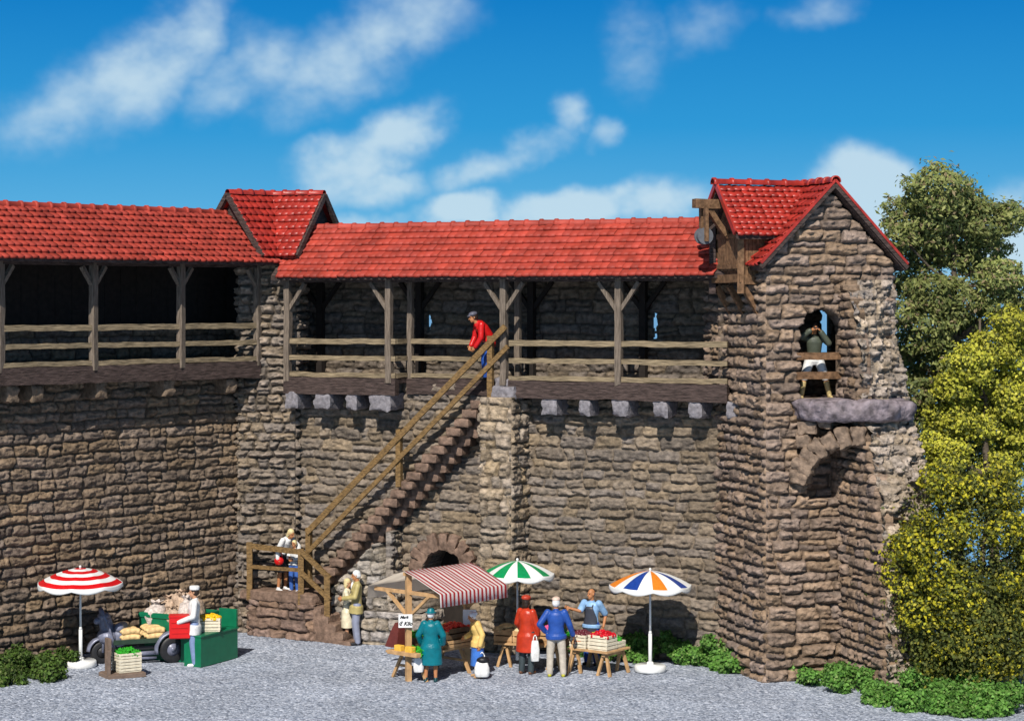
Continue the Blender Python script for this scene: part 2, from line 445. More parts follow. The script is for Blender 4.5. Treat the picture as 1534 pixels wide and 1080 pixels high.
# clouds: soft banks at fixed bearings, broken up by noise
nz = N.new('ShaderNodeTexNoise'); nz.inputs['Scale'].default_value = 18; nz.inputs['Detail'].default_value = 9; nz.inputs['Roughness'].default_value = .62
mpn = N.new('ShaderNodeMapping'); mpn.inputs['Scale'].default_value = (1, 1.5, 1); mpn.inputs['Rotation'].default_value = (0, 0, R(-28)); L.new(cv.outputs[0], mpn.inputs[0]); L.new(mpn.outputs[0], nz.inputs['Vector'])
tot = None
for (cx, cy, rx, ry, amp, rot) in ((110, 160, 120, 60, .62, 25), (215, 105, 130, 58, .74, 35), (285, 55, 70, 42, .72, 45), (345, 120, 90, 48, .55, 20), (400, 95, 60, 60, .6, 30), (500, 95, 130, 62, .66, 35), (590, 35, 110, 60, .74, 30), (60, 195, 80, 40, .5, 10),
                             (525, 255, 80, 42, .95, 25), (590, 205, 72, 36, 1.0, 25), (560, 290, 70, 22, .8, 0), (720, 255, 80, 26, .72, 18), (800, 220, 72, 26, .66, 25), (850, 170, 34, 30, .66, 40), (895, 200, 30, 24, .5, 40),
                             (690, 322, 50, 24, 1.15, 0), (860, 318, 120, 26, 1.1, 8), (980, 300, 90, 28, .9, 10), (1290, 280, 66, 40, 1.25, 0), (1330, 325, 80, 40, .9, 0), (1520, 365, 60, 60, 1.1, 0), (950, 60, 60, 75, .46, 0), (1050, 45, 70, 40, .4, 20),
                             (1225, 15, 80, 30, .45, 10), (520, 335, 110, 16, .7, 0), (1400, 430, 160, 50, .4, 0)):
    a0 = math.atan((cx-CX)/F); e0 = math.atan((HZ-cy)/F); cr_, sr_ = math.cos(R(rot)), math.sin(R(rot))
    da_, de_ = mth('SUBTRACT', az, a0), mth('SUBTRACT', el, e0)
    p_ = mth('ADD', mth('MULTIPLY', da_, cr_), mth('MULTIPLY', de_, sr_)); q_ = mth('SUBTRACT', mth('MULTIPLY', de_, cr_), mth('MULTIPLY', da_, sr_))
    d = mth('ADD', mth('POWER', mth('DIVIDE', p_, rx*1.12/F), 2), mth('POWER', mth('DIVIDE', q_, ry*1.2/F), 2))
    g = mth('MULTIPLY', mth('EXPONENT', mth('MULTIPLY', d, -1)), amp)
    tot = g if tot is None else mth('MAXIMUM', tot, g)
mrn = N.new('ShaderNodeMapRange'); L.new(nz.outputs['Fac'], mrn.inputs[0]); mrn.inputs[1].default_value = .34; mrn.inputs[2].default_value = .66; mrn.inputs[3].default_value = .55; mrn.inputs[4].default_value = 1.22
cf = N.new('ShaderNodeMapRange'); cf.interpolation_type = 'SMOOTHSTEP'
L.new(mth('MULTIPLY', tot, mrn.outputs[0]), cf.inputs[0]); cf.inputs[1].default_value = .12; cf.inputs[2].default_value = .80; cf.inputs[4].default_value = .82
cm = N.new('ShaderNodeMix'); cm.data_type = 'RGBA'; L.new(cf.outputs[0], cm.inputs['Factor']); L.new(rp.outputs[0], cm.inputs['A']); cm.inputs['B'].default_value = (*lin((205, 228, 240)), 1)
sc_ = N.new('ShaderNodeVectorMath'); sc_.operation = 'SCALE'; L.new(cm.outputs['Result'], sc_.inputs[0]); sc_.inputs['Scale'].default_value = 1/SKYS
hi = N.new('ShaderNodeMapRange'); L.new(el_0, hi.inputs[0]); hi.inputs[1].default_value = .17; hi.inputs[2].default_value = .45
fin = N.new('ShaderNodeMix'); fin.data_type = 'RGBA'; L.new(hi.outputs[0], fin.inputs['Factor']); L.new(sc_.outputs[0], fin.inputs['A']); L.new(sky.outputs[0], fin.inputs['B'])
L.new(fin.outputs['Result'], bg.inputs['Color'])

# ------------------------------------------------------------------ ground and far water
gm, gnt, gb = nodes('gravel'); gN = gnt.nodes; gL = gnt.links
gtc = gN.new('ShaderNodeTexCoord')
def vor(scale):
    v = gN.new('ShaderNodeTexVoronoi'); v.inputs['Scale'].default_value = scale; gL.new(gtc.outputs['Object'], v.inputs['Vector']); return v
v1, v2 = vor(17), vor(29)
r1 = gN.new('ShaderNodeValToRGB'); sx = gN.new('ShaderNodeSeparateColor'); gL.new(v1.outputs['Color'], sx.inputs[0]); gL.new(sx.outputs[0], r1.inputs[0])
r2 = gN.new('ShaderNodeValToRGB'); s2 = gN.new('ShaderNodeSeparateColor'); gL.new(v2.outputs['Color'], s2.inputs[0]); gL.new(s2.outputs[1], r2.inputs[0])
for rr in (r1, r2):
    rr.color_ramp.interpolation = 'CONSTANT'
    el_ = rr.color_ramp.elements
    for i, (p, c) in enumerate(((0, (.085, .105, .15)), (.17, (.23, .265, .34)), (.42, (.37, .415, .51)), (.68, (.51, .555, .65)), (.88, (.78, .82, .92)))):
        q = el_[i] if i < 2 else el_.new(p)
        q.position = p; q.color = (*c, 1)
gmx = gN.new('ShaderNodeMix'); gmx.data_type = 'RGBA'; gmx.inputs['Factor'].default_value = .5; gL.new(r1.outputs[0], gmx.inputs['A']); gL.new(r2.outputs[0], gmx.inputs['B'])
gn = gN.new('ShaderNodeTexNoise'); gn.inputs['Scale'].default_value = .55; gn.inputs['Detail'].default_value = 4; gL.new(gtc.outputs['Object'], gn.inputs['Vector'])
gmr = gN.new('ShaderNodeMapRange'); gL.new(gn.outputs['Fac'], gmr.inputs[0]); gmr.inputs[1].default_value = .3; gmr.inputs[2].default_value = .7; gmr.inputs[3].default_value = .84; gmr.inputs[4].default_value = 1.14
gm2 = gN.new('ShaderNodeMix'); gm2.data_type = 'RGBA'; gm2.blend_type = 'MULTIPLY'; gm2.inputs['Factor'].default_value = 1; gL.new(gmx.outputs['Result'], gm2.inputs['A']); gL.new(gmr.outputs[0], gm2.inputs['B'])
gL.new(gm2.outputs['Result'], gb.inputs['Base Color']); gb.inputs['Roughness'].default_value = .85
gbp = gN.new('ShaderNodeBump'); gbp.inputs['Distance'].default_value = .03; gbp.inputs['Strength'].default_value = 1
gL.new(v1.outputs['Distance'], gbp.inputs['Height']); gbp.invert = True; gL.new(gbp.outputs['Normal'], gb.inputs['Normal'])
xs = np.concatenate([[-260, -120, -60], np.linspace(-18, 18, 181), [60, 120, 260]])
ys = np.concatenate([[-30, 10, 30], np.linspace(36, 60, 121), [66, 74, 84, 100, 130]])
X, Y = np.meshgrid(xs, ys, indexing='ij')
Z = .05*(fbm(X*.7+50, Y*.7+50, 3, 3)-.44)+.03*(vnoise(X*3+90, Y*3, 5)-.5)
Z = np.where(Y > 62, -(Y-62)*.55, Z)
idx = np.arange(X.size).reshape(X.shape)
q = np.stack([idx[:-1, :-1], idx[1:, :-1], idx[1:, 1:], idx[:-1, 1:]], -1).reshape(-1, 4)
structure(np_mesh('ground', np.stack([X, Y, Z], -1).reshape(-1, 3), q, gm))
wm, wnt, wb = nodes('water'); wb.inputs['Base Color'].default_value = (.22, .45, .68, 1); wb.inputs['Roughness'].default_value = .3
wn = wnt.nodes.new('ShaderNodeTexNoise'); wn.inputs['Scale'].default_value = .3; wp = wnt.nodes.new('ShaderNodeBump'); wp.inputs['Distance'].default_value = .3
wnt.links.new(wn.outputs['Fac'], wp.inputs['Height']); wnt.links.new(wp.outputs['Normal'], wb.inputs['Normal'])
mb = MB(); mb.add([(-9000, 90, -22), (9000, 90, -22), (9000, 12000, -22), (-9000, 12000, -22)], [(0, 1, 2, 3)])
structure(mb.build('water', wm))

# ------------------------------------------------------------------ frames of the two wall runs and the tower
UP = V((0, 0, 1))
FO, FU, FN = V((-6.91, 53.5, 0)), V((.905, -.425, 0)).normalized(), V((-.425, -.905, 0)).normalized()
def fw(a, m, z): return FO+FU*a+FN*m+UP*z
def solve(px, O, U, Nn, m):
    k = (px-CX)/F; return (k*(O.y+Nn.y*m)-O.x-Nn.x*m)/(U.x-k*U.y)
def fa(px, m=0): return solve(px, FO, FU, FN, m)
def fz(px, py, m=0): return HC-(py-HZ)/F*fw(fa(px, m), m, 0).y
LU, LN = V((.682, .731, 0)).normalized(), V((.731, -.682, 0)).normalized()
LO = V((-6.85, 53.0, 0))-LU*9
def lw(a, m, z): return LO+LU*a+LN*m+UP*z
def la(px, m=0): return solve(px, LO, LU, LN, m)
TO, TU, TN = V((5.53, 45.7, 0)), V((.949, .314, 0)).normalized(), V((.314, -.949, 0)).normalized()
def tw(t, w_, z): return TO+TU*t+TN*w_+UP*z

def gallery(root, P, segs, posts, corb, dz, backm, wseg, seed, slits=(), recess=None, aend=None, ev=.98, backs=True):
    """timber wall-walk: P(a, m, z) the wall frame; segs: (a0, a1) overhanging runs"""
    for (a0, a1) in segs:
        MB().beam(P(a0, .62, 6.21+dz), P(a1, .62, 6.21+dz), .22, .40, jit=.015).build('floor_beam', W_DARK, root)
        MB().beam(P(a0, -.35, 6.33+dz), P(a1, -.35, 6.33+dz), 1.74, .08).build('floor', W_DARK, root)
        for z, h in ((7.30, .13), (6.885, .115), (6.475, .11)):
            MB().beam(P(a0, .67, z+dz), P(a1, .67, z+dz), .07, h, jit=.012, seg=int((a1-a0)/.3)+1).build('rail', W_RAIL, root)
    if recess:
        a0, a1 = recess
        MB().beam(P(a0, .02, 6.21), P(a1, .02, 6.21), .2, .38, jit=.015).build('floor_beam', W_DARK, root)
        MB().beam(P(a0, -.65, 6.33), P(a1, -.65, 6.33), 1.16, .08).build('floor', W_DARK, root)
        for z, h in ((7.30, .12), (6.885, .11), (6.475, .10)):
            MB().beam(P(a0+.1, .06, z), P(a1-1.0, .06, z), .07, h, jit=.01).build('rail', W_RAIL, root)
            MB().beam(P(a0-.02, .10, z), P(a0-.02, .62, z), .07, h, jit=.006, seg=2).build('rail', W_RAIL, root)
        MB().beam(P(a0+.06, .02, 6.3), P(a0+.06, .02, 9.0), .13, .13, jit=.008).build('post', W_POST, root)
        MB().beam(P(a1-.12, -.06, 6.3), P(a1-.12, -.06, 9.0), .13, .13, jit=.008).build('post', W_POST, root)
    for (a, l, r) in posts:
        po = MB().beam(P(a, .66, 6.30+dz), P(a, .66, 8.86+dz), .16, .15, jit=.008).build('post', W_POST, root)
        for s, on in ((-1, l), (1, r)):
            if on: MB().beam(P(a+s*.05, .66, (8.08 if backs else 8.3)+dz), P(a+s*(.5 if backs else .33), .66, 8.72+dz), .09, .10, up=FN, jit=.004).build('brace', W_POST, po)
        if not backs: continue
        bp = MB().beam(P(a-.10, -1.12, 6.30+dz), P(a-.10, -1.12, 8.95+dz), .18, .16).build('back_post', BLACKW, root)
        for s in (-1, 1): MB().beam(P(a-.10+s*.05, -1.12, 8.1+dz), P(a-.10+s*.55, -1.12, 8.75+dz), .1, .1, up=FN).build('brace', BLACKW, bp)
    a0 = segs[0][0]; a1 = aend or segs[-1][1]
    MB().beam(P(a0, .66, 8.82+dz), P(a1, .66, 8.82+dz), .13, .16).build('top_plate', W_DARK, root)
    for k, (a, wd) in enumerate(corb):
        b = MB(); rough_block(b, P(a, .30 if backs else .18, 5.83+dz), (wd, .84, .40), (FU if P is fw else LU, FN if P is fw else LN, UP), seed+k, .05, 6)
        b.build('corbel', CORBEL if backs else ST_LEFT, root, smooth=True)  # left run takes a darker stone, its shade put into the colour
    # boarded underside of the roof
    b = MB()
    b.prism([P(a0-.2, ev, 8.90+dz), P(a0-.2, -.45, 10.16+dz-.04), P(a0-.2, -1.75, 8.95+dz), P(a0-.2, -1.75, 8.85+dz), P(a0-.2, -.45, 10.03+dz), P(a0-.2, ev, 8.80+dz)], P(a1+.1, 0, 0)-P(a0-.2, 0, 0))
    b.build('roof_board', W_DARK, root)

# ------------------------------------------------------------------ front wall
AEND = 13.3
aw = thing('castle_wall', 'long brown rubble wall with red tiled gallery roof, arched doorway and stone stair in the middle', 'castle wall', fw(6.5, 0, 0))
ac, ar, zs = fa(667), .54, 1.72
s = Stones()
s.panel(fw(-.3, 0, 0), FU, AEND+.6, 6.34, FN, 11, keep=lambda x, z: ~(((np.abs(x-.3-ac) < ar) & (z < zs)) | ((x-.3-ac)**2+(z-zs)**2 < ar**2)), thick=.9, res=.027, mortar=.95, brush=.12)
s.build('stone_wall', ST_FRONT, aw)
BM = -1.3
sl = [(fa(px, BM), fz(px, py0, BM), fz(px, py1, BM)) for px, py0, py1 in ((642, 464, 500), (980, 467, 508))]
def kb(x, z):
    k = np.ones(x.shape, bool)
    for (a, z1, z0) in sl: k &= ~((np.abs(x-.3-a) < .075+.02*np.sin(z*13)) & (z+6.2 > z0) & (z+6.2 < z1))
    return k
s = Stones(); s.panel(fw(-.3, BM, 6.2), FU, AEND+1.2, 3.1, FN, 23, keep=kb, thick=.2, tint=(.75, .75, .76), res=.032, ch=(.24, .36), ln=(.5, 1.1), depth=.07)  # tint darkens the wall stone here in place of gallery shade
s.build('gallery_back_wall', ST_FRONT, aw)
g = MB().box(fw(ac, -.86, 1.1), (1.3, .06, 2.6), math.atan2(FU.y, FU.x)).build('dark_passage_sheet', BLACKW, aw)  # black sheet stands in for the shade of the passage behind
b = MB()
for k in range(9):
    t = math.pi*(k+.5)/9
    rr = ar+.2
    c = fw(ac+rr*math.cos(t), .03, zs+rr*math.sin(t)); d = FU*math.cos(t)+UP*math.sin(t); e_ = UP*math.cos(t)-FU*math.sin(t)
    rough_block(b, c, (.40+.05*(k % 2), .30, .25), (d, FN, e_), 50+k, .03, 6)
b.build('door_arch', ST_STEP, aw, smooth=True)
PIX = dict(A0=fa(425, .7), A1=fa(592, .7), B0=fa(762, .7))
corb = [(fa((x0+x1)/2, .7), (x1-x0)/62) for x0, x1 in ((426, 448), (468, 497), (517, 536), (550, 588), (810, 835), (866, 884), (916, 942), (979, 1000), (1031, 1052), (1088, 1106))]
gallery(aw, fw, [(PIX['A0'], PIX['A1']), (PIX['B0'], AEND)], [(fa(431, .66), 0, 1), (fa(583, .66), 1, 0), (fa(755, .66), 1, 1), (fa(927, .66), 1, 1)], corb, 0, BM, AEND, 100, recess=(PIX['A1'], PIX['B0']))
# buttress under the landing
bA, bB = fa(723, .85), fa(765, .85)
s = Stones(); s.block([fw(bA, .85, 0), fw(bB, .85, 0), fw(bB+.04, -.1, 0), fw(bA-.04, -.1, 0)], 0, 6.02, 301, faces=(0, 1, 3), ch=(.26, .4), ln=(.35, .7), depth=.11, rough=.09, tint=(1.02, .96, .86))
s.build('buttress', ST_GREY, aw)
b = MB(); rough_block(b, fw(bB-.22, .42, 6.13), (.62, .85, .3), (FU, FN, UP), 77, .05); rough_block(b, fw(bB-.3, .34, 6.36), (.4, .7, .2), (FU, FN, UP), 78, .04); b.build('landing_stone', CORBEL, aw, smooth=True)
# roof
sn = (FN*1.29+UP*1.40).normalized()
def roof_run(root, P, U_, N_, a0, a1, dz, ra0, ra1, seed, ev=.98):
    e0, r0 = P(0, ev, 8.86+dz), P(0, -.45, 10.12+dz); sv = r0-e0; S = sv.length; nn = U_.cross(sv).normalized()
    ro = tiles('roof', e0, U_, sv, nn, 20, S, TILE, root, f0=lambda t: a0+(ra0-a0)*t/S, f1=lambda t: a1+(ra1-a1)*t/S, seed=seed)
    ridge('ridge_tiles', P(ra0, -.45, 10.125+dz), P(ra1, -.45, 10.125+dz), TILE, ro, seed=seed)
aE0, aE1 = fa(416, .98), fa(1071, .98)
roof_run(aw, fw, FU, FN, aE0, aE1, 0, aE0-.6, aE1+.25, 5)

# ------------------------------------------------------------------ left wall
al = thing('castle_wall', 'shaded brown rubble wall at left running towards the viewer, dark timber gallery under its red roof', 'castle wall', lw(4.5, 0, 0))
s = Stones(); s.panel(lw(-1, 0, 0), LU, 10.3, 6.7, LN, 41, thick=.4, res=.027, mortar=.35, brush=.12); s.build('stone_wall', ST_LEFT, al)
s = Stones(); s.panel(lw(-1, BM, 6.5), LU, 11, 1.22, LN, 43, thick=.2, res=.035, ch=(.24, .36), ln=(.5, 1.1), depth=.07); s.build('gallery_back_wall', ST_LEFT, al)
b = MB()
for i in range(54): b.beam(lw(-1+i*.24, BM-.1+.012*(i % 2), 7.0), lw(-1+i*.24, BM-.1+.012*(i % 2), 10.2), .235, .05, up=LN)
b.build('shade_boarding', BLACKW, al)  # added black boards, put in to make this gallery read as dark
lc = [(la((x0+x1)/2, .7), .32) for x0, x1 in ((-60, -40), (17, 30), (52, 71), (150, 165), (250, 265), (345, 358))]
gallery(al, lw, [(-.8, la(390, .7))], [(la(px, .66), 1, px < 380) for px in (0, 140, 271, 386)], lc, .37, BM, 9, 200, ev=1.3, backs=False)  # eave drawn out farther to throw more shade on this gallery
roof_run(al, lw, LU, LN, -.8, la(406, .98), .37, -.8, la(400, .98)+1.0, 6, ev=1.3)

# ------------------------------------------------------------------ corner turret between the two walls
ct = thing('corner_turret', 'narrow stone turret in the wall corner under a V of dark red tiles', 'turret', (-6.1, 53.2, 0))
s = Stones(); s.block([(-6.82, 52.72), (-5.44, 52.58), (-5.3, 53.6), (-6.7, 53.7)], 0, 9.45, 61, res=.025, ch=(.17, .3), ln=(.3, .7), depth=.13, rough=.12, brush=.5)
s.build('stone_shaft', ST_FRONT, ct)
K = V((-6.15, 54.0, 0)); RZ, EZ, RR = 10.98, 9.40, 1.37
kl, kr = K-LU*1.49, K+FU*1.54
hb = (LN+FN).normalized(); hlen = RR/hb.dot(LN); KV = K+hb*hlen
def cplane(end, Un, Nn, sgn, seed):
    # inner slope between the valley and the gable end
    sv = (UP*(RZ-EZ)-Nn*RR); S = sv.length
    lng = (end-K).length; ve = (KV-(K+Nn*RR)).dot(Un)     # along U from K line at the eave
    org = K+Nn*RR+UP*EZ
    if sgn > 0: f0, f1 = (lambda t: ve*(1-t/S)), (lambda t: lng)
    else: f0, f1 = (lambda t: -lng), (lambda t: ve*(1-t/S))
    nn = Un.cross(sv).normalized()
    ro = tiles('roof', org, Un, sv, nn, 9, S, TILE2, ct, f0=f0, f1=f1, seed=seed)
    # rake board and deck
    b = MB()
    for q in (1, -1):
        e1 = end+Nn*(RR*q)+UP*(EZ-.02); tp = end+UP*(RZ-.02)
        b.beam(e1, tp, .09, .13, up=Nn)
    b.build('rake_board', W_DARK, ro)
    b = MB(); d = Un*(-sgn)*(lng+.0)
    b.prism([end+UP*(RZ-.07), end-Nn*RR+UP*(EZ-.07), end-Nn*RR+UP*(EZ-.0), end+UP*(RZ)], d); b.build('back_slope', TILE2, ro)
    b = MB(); i = end-Un*sgn*.18
    b.prism([i+UP*(RZ-.1), i-Nn*(RR-.1)+UP*(EZ), i+Nn*(RR-.25)+UP*(EZ+.16)], Un*(-sgn)*(lng-.3)); b.build('gable_wall', W_DARK, ct)
    ridge('ridge_tiles', K+UP*(RZ+.03), end+UP*(RZ+.03), TILE2, ro, seed=seed)
cplane(kl, LU, LN, -1, 8); cplane(kr, FU, FN, 1, 9)

# ------------------------------------------------------------------ stairs
st = thing('stone_staircase', 'steep open stone stair up the front wall to the gallery, railed platform at its foot', 'staircase', fw(3, .6, 0))
a_b, z_b, a_t, z_t = fa(482, .72), fz(482, 862, .72), fa(716, .72), fz(716, 600, .72)
n = 21
for i in range(n):
    f = i/(n-1); a = a_b+(a_t-a_b)*f; z = z_b+(z_t-z_b)*f
    b = MB(); rough_block(b, fw(a-.0, .36, z-.10), (.40, .86, .205), (FU, FN, UP), 400+i, .022, 6)
    b.build('step', ST_STEP, st, smooth=True)
    # the lower course that carries the step
    if i: 
        b = MB(); rough_block(b, fw(a-.06, .30, z-.40), (.50, .70, .28), (FU, FN, UP), 450+i, .03, 5); b.build('step_bearer', ST_FRONT, st, smooth=True) if False else None
b = MB()
for i in range(1, n):
    f = i/(n-1); a = a_b+(a_t-a_b)*f; z = z_b+(z_t-z_b)*f
    rough_block(b, fw(a+.06, .12, z-.33), (.46, .62, .27), (FU, FN, UP), 450+i, .03, 5)
b.build('stair_underside', ST_STEP, st, smooth=True)
# solid foot of the flight and the low plinth beside it
s = Stones()
a0, a1 = fa(496, .78), fa(580, .78); zt0, zt1 = fz(500, 838, .78), fz(580, 770, .78)
s.panel(fw(a0, .66, 0), FU, a1-a0, 2.9, FN, 501, keep=lambda x, z: (z < 1.25+x*1.0) & (z < 2.9-(x-1.05).clip(0)*4), thick=.7, ch=(.22, .34), ln=(.3, .6), rough=.08, depth=.13, tint=(1.1, 1.15, 1.2))
s.panel(fw(a1, .66, 0), -FN, .75, 2.7, FU, 503, thick=.1, ch=(.22, .34), ln=(.3, .6), rough=.08)
s.build('stair_foot', ST_GREY, st)
s = Stones(); p0, p1 = fa(540, .95), fa(628, .95)
s.block([fw(p0, .95, 0), fw(p1, .85, 0), fw(p1, -.1, 0), fw(p0, -.1, 0)], 0, .80, 511, faces=(0, 1, 3), ch=(.25, .34), ln=(.5, 1.0), rough=.07, depth=.12, tint=(1.05, 1.08, 1.12)); s.build('plinth', ST_GREY, st)
# platform and the short flight down
pf = [(377, 951), (470, 960)]
c0, c1 = gd(*pf[0]), gd(*pf[1]); zt = 1.12
bk0, bk1 = fw(fa(372, 0), -.05, 0), fw(fa(505, .3), .3, 0)
s = Stones(); s.block([c0, c1, bk1, bk0], 0, zt-.22, 521, faces=(0, 1, 3), res=.028, ch=(.2, .3), ln=(.5, 1.1), depth=.11, rough=.06); s.build('platform', ST_STEP, st)
b = MB(); fd = (c1-c0); fl = fd.length; fd.normalize(); fnn = V((fd.y, -fd.x, 0))
rough_block(b, (c0+c1)/2+UP*(zt-.11)-fnn*.45, (fl+.1, 1.1, .26), (fd, -fnn, UP), 530, .03, 12)
rough_block(b, (bk0+bk1)/2+UP*(zt-.14)+FN*.35, (fl+.3, 1.0, .24), (FU, FN, UP), 531, .02, 9); b.build('platform_slab', ST_STEP, st, smooth=True)
e0 = gd(470, 960); e1 = gd(524, 967)
for i in range(5):
    f = (i+.2)/5; c = e0.lerp(e1, f); z = zt-.1-(i+1)*.19
    b = MB(); rough_block(b, c-fnn*.36+UP*(z/2-.03)+fd*.02, (.36, .82, z+.12), (fd, fnn, UP), 540+i, .03, 7); b.build('step', ST_STEP, st, smooth=True)
# timber railings
def post(px, y0, y1, D, wd=.14):
    p, q = at(px, y0, D), at(px, y1, D)
    MB().beam((p.x, p.y, q.z), p, wd, wd, jit=.004, up=(0, 1, 0)).build('railing_post', W_BROWN, st); return p
Dp0, Dp1 = c0.y+.02, c1.y-.05
P374 = post(374, 812, 898, Dp0); P450 = post(451, 822, 912, Dp1+.2); P490 = post(490, 859, 952, gd(490, 961).y-.06)
def rail(px0, y0, D0, px1, y1, D1, h=.13): MB().beam(at(px0, y0, D0), at(px1, y1, D1), .06, h, jit=.004).build('handrail', W_BROWN, st)
rail(372, 817, Dp0, 452, 827, Dp1+.2); rail(372, 848, Dp0, 452, 854, Dp1+.2, .09)
D9 = gd(490, 961).y-.12
rail(452, 826, Dp1+.1, 494, 866, D9, .12); rail(452, 858, Dp1+.1, 494, 898, D9, .11)
def sp_(px, py): return fw(fa(px, .78), .78, fz(px, py, .78))
for px, y0, y1 in ((463, 790, 880), (598, 643, 729), (735, 503, 602)):
    MB().beam(sp_(px, y1), sp_(px, y0), .13, .13, jit=.004).build('railing_post', W_BROWN, st)
for (x0, y0, x1, y1, h) in ((462, 797, 759, 489, .14), (464, 826, 763, 519, .11)):
    MB().beam(sp_(x0, y0)+FN*.06, sp_(x1, y1)+FN*.06, .06, h, up=FN, jit=.004, seg=14).build('handrail', W_BROWN, st) if False else MB().beam(sp_(x0, y0)+FN*.08, sp_(x1, y1)+FN*.08, .06, h, jit=.004, seg=14).build('handrail', W_BROWN, st)

# ------------------------------------------------------------------ tower
tr = thing('stone_tower', 'tall gabled stone tower with an arched lookout window, red roof and wooden hoist dormer', 'tower', tw(1.5, 0, 0))
TWID, TDEP = 3.04, 2.2
def kt(x, z):
    g = z < 9.12+(1.52-np.abs(x-1.52))*1.04
    wdw = ((np.abs(x-1.34) < .57) & (z > 6.15) & (z < 7.55)) | (((x-1.34)**2+(z-7.55)**2 < .57**2) & (z > 7.5))
    nic = (x > .97) & (x < 1.78) & (z > 3.94) & (z < 4.6+.85*np.clip((x-.97)/.5, 0, 1)**.6)
    return g & ~wdw & ~nic
s = Stones()
s.panel(tw(-.02, 0, 0), TU, TWID+.04, 10.75, TN, 71, keep=kt, thick=.45, res=.027, ch=(.19, .3), ln=(.35, .95), depth=.125, rr=.08, rough=.10)
s.panel(tw(0, -3.2, 0), TN, 3.22, 9.3, -TU, 73, thick=.35, res=.03, ch=(.18, .3), ln=(.3, .75), depth=.125, rr=.08, rough=.10)
s.panel(tw(TWID, 0, 0), -TN, 2.3, 9.3, TU, 75, thick=.3, res=.06)
s.build('stone_wall', ST_TOWER, tr)
s = Stones(); s.panel(tw(-.1, -TDEP, 5.9), TU, TWID+.1, 4.4, TN, 77, keep=lambda x, z: (z < 3.2+(1.62-np.abs(x-1.62))*1.0) & ~((np.abs(x-2.63) < .12) & (z > 1.2) & (z < 2.25)), thick=.15, res=.05); s.build('back_wall', ST_LEFT, tr)
s = Stones(); s.panel(tw(.8, -.48, 3.7), TU, 1.2, 1.8, TN, 79, thick=.1, depth=.08); s.build('niche_back', ST_TOWER, tr)
MB().box(tw(1.5, -1.2, 6.08), (2.9, 2.3, .1), math.atan2(TU.y, TU.x)).build('floor', W_DARK, tr)
for z in (7.08, 6.66): MB().beam(tw(.68, .10, z), tw(2.0, .10, z), .06, .16, jit=.006, seg=5).build('window_rail', W_HOIST, tr)
b = MB(); slabp = [(.66, -.1), (.66, .55), (.95, .95), (1.4, 1.2), (2.1, 1.45), (2.9, 1.25), (2.95, -.1)]
vs = []; rows = []
NS = 60
pl = []
for i in range(len(slabp)):
    p, q_ = V((*slabp[i], 0)), V((*slabp[(i+1) % len(slabp)], 0)); k = max(1, int((q_-p).length/.07))
    pl += [p.lerp(q_, j/k) for j in range(k)]
cen = V((1.8, .35, 0))
for z, sc in ((5.70, .0), (5.70, .93), (5.74, .98), (5.82, 1.0), (5.92, 1.01), (6.02, 1.0), (6.10, .97), (6.15, .92), (6.16, 0)):
    ring = []
    for p in pl:
        v = cen+(p-cen)*max(sc, .001); k = mnoise.noise(V((v.x*4, v.y*4, z*6)))*.11+mnoise.noise(V((v.x*9, v.y*9, z*11)))*.10
        d = (v-cen); d.normalize() if d.length > 0 else None
        if sc > .5: v = v+d*k
        ring.append(tw(v.x, v.y, z+(k*.5 if sc > .5 else 0)))
    rows.append(ring)
b.loft(rows, caps=False); b.build('stone_slab', SLAB, tr, smooth=True)
# squinch arch carrying the slab
A_, B_ = V((.74, .16, 0)), V((1.84, 1.16, 0)); b = MB(); ab = (B_-A_); abl = ab.length; ab.normalize(); adir = TU*ab.x+TN*ab.y; aper = TU*ab.y*-1+TN*ab.x
if aper.y > 0: aper = -aper
for k in range(7):
    t = math.pi/2*(k+.5)/7; c2 = B_-V((ab.x, ab.y, 0))*(abl*math.cos(t)); z = 4.34+1.06*math.sin(t)
    rad = (-adir*math.cos(t)+UP*math.sin(t)).normalized(); tan = (adir*math.sin(t)+UP*math.cos(t)).normalized()
    rough_block(b, tw(c2.x, c2.y, z), (.40+.05*(k % 2), .46, .285), (rad, aper, tan), 600+k, .06, 8)
for k, (u_, z, wd, hh) in enumerate(((.08, 5.24, .3, .3), (.14, 5.54, .42, .28), (.46, 5.63, .30, .18))):
    c2 = A_+V((ab.x, ab.y, 0))*u_*abl/1.2; rough_block(b, tw(c2.x, c2.y, z)+aper*.02, (wd, .34, hh), (adir, aper, UP), 620+k, .05, 7)
b.build('squinch_arch', ST_TOWER, tr, smooth=True)
# main roof
EZT, RZT, HW, OVH = 9.12, 10.86, 1.78, .24
bkT = -TN
def tp(t, s_, z): return TO+TU*t+bkT*s_+UP*z
def tslope(sg, L_, seed):
    e0 = tp(1.52+sg*HW, -OVH, EZT-.06); r0 = tp(1.52, -OVH, RZT); sv = r0-e0; S = sv.length
    if sg < 0: org, U_, = e0+bkT*L_, TN
    else: org, U_ = e0, bkT
    nn = U_.cross(sv).normalized()
    ro = tiles('roof', org, U_, sv, nn, L_, S, TILE2, tr, seed=seed)
    b = MB(); b.prism([e0, r0, r0-UP*.11, e0-UP*.11+TU*(-sg)*.05], bkT*L_); b.build('roof_board', W_DARK, ro)
    MB().beam(e0+TN*.03+UP*.045, r0+TN*.03+UP*.065, .06, .055, up=TU*sg+UP).build('rake_tiles', TILE2, ro); MB().beam(e0+TN*.02-UP*.045, r0+TN*.02-UP*.03, .05, .10, up=TU*sg+UP).build('rake_board', W_DARK, ro)
    return ro
rl = tslope(-1, 2.6, 31); rr_ = tslope(1, 2.6, 32)
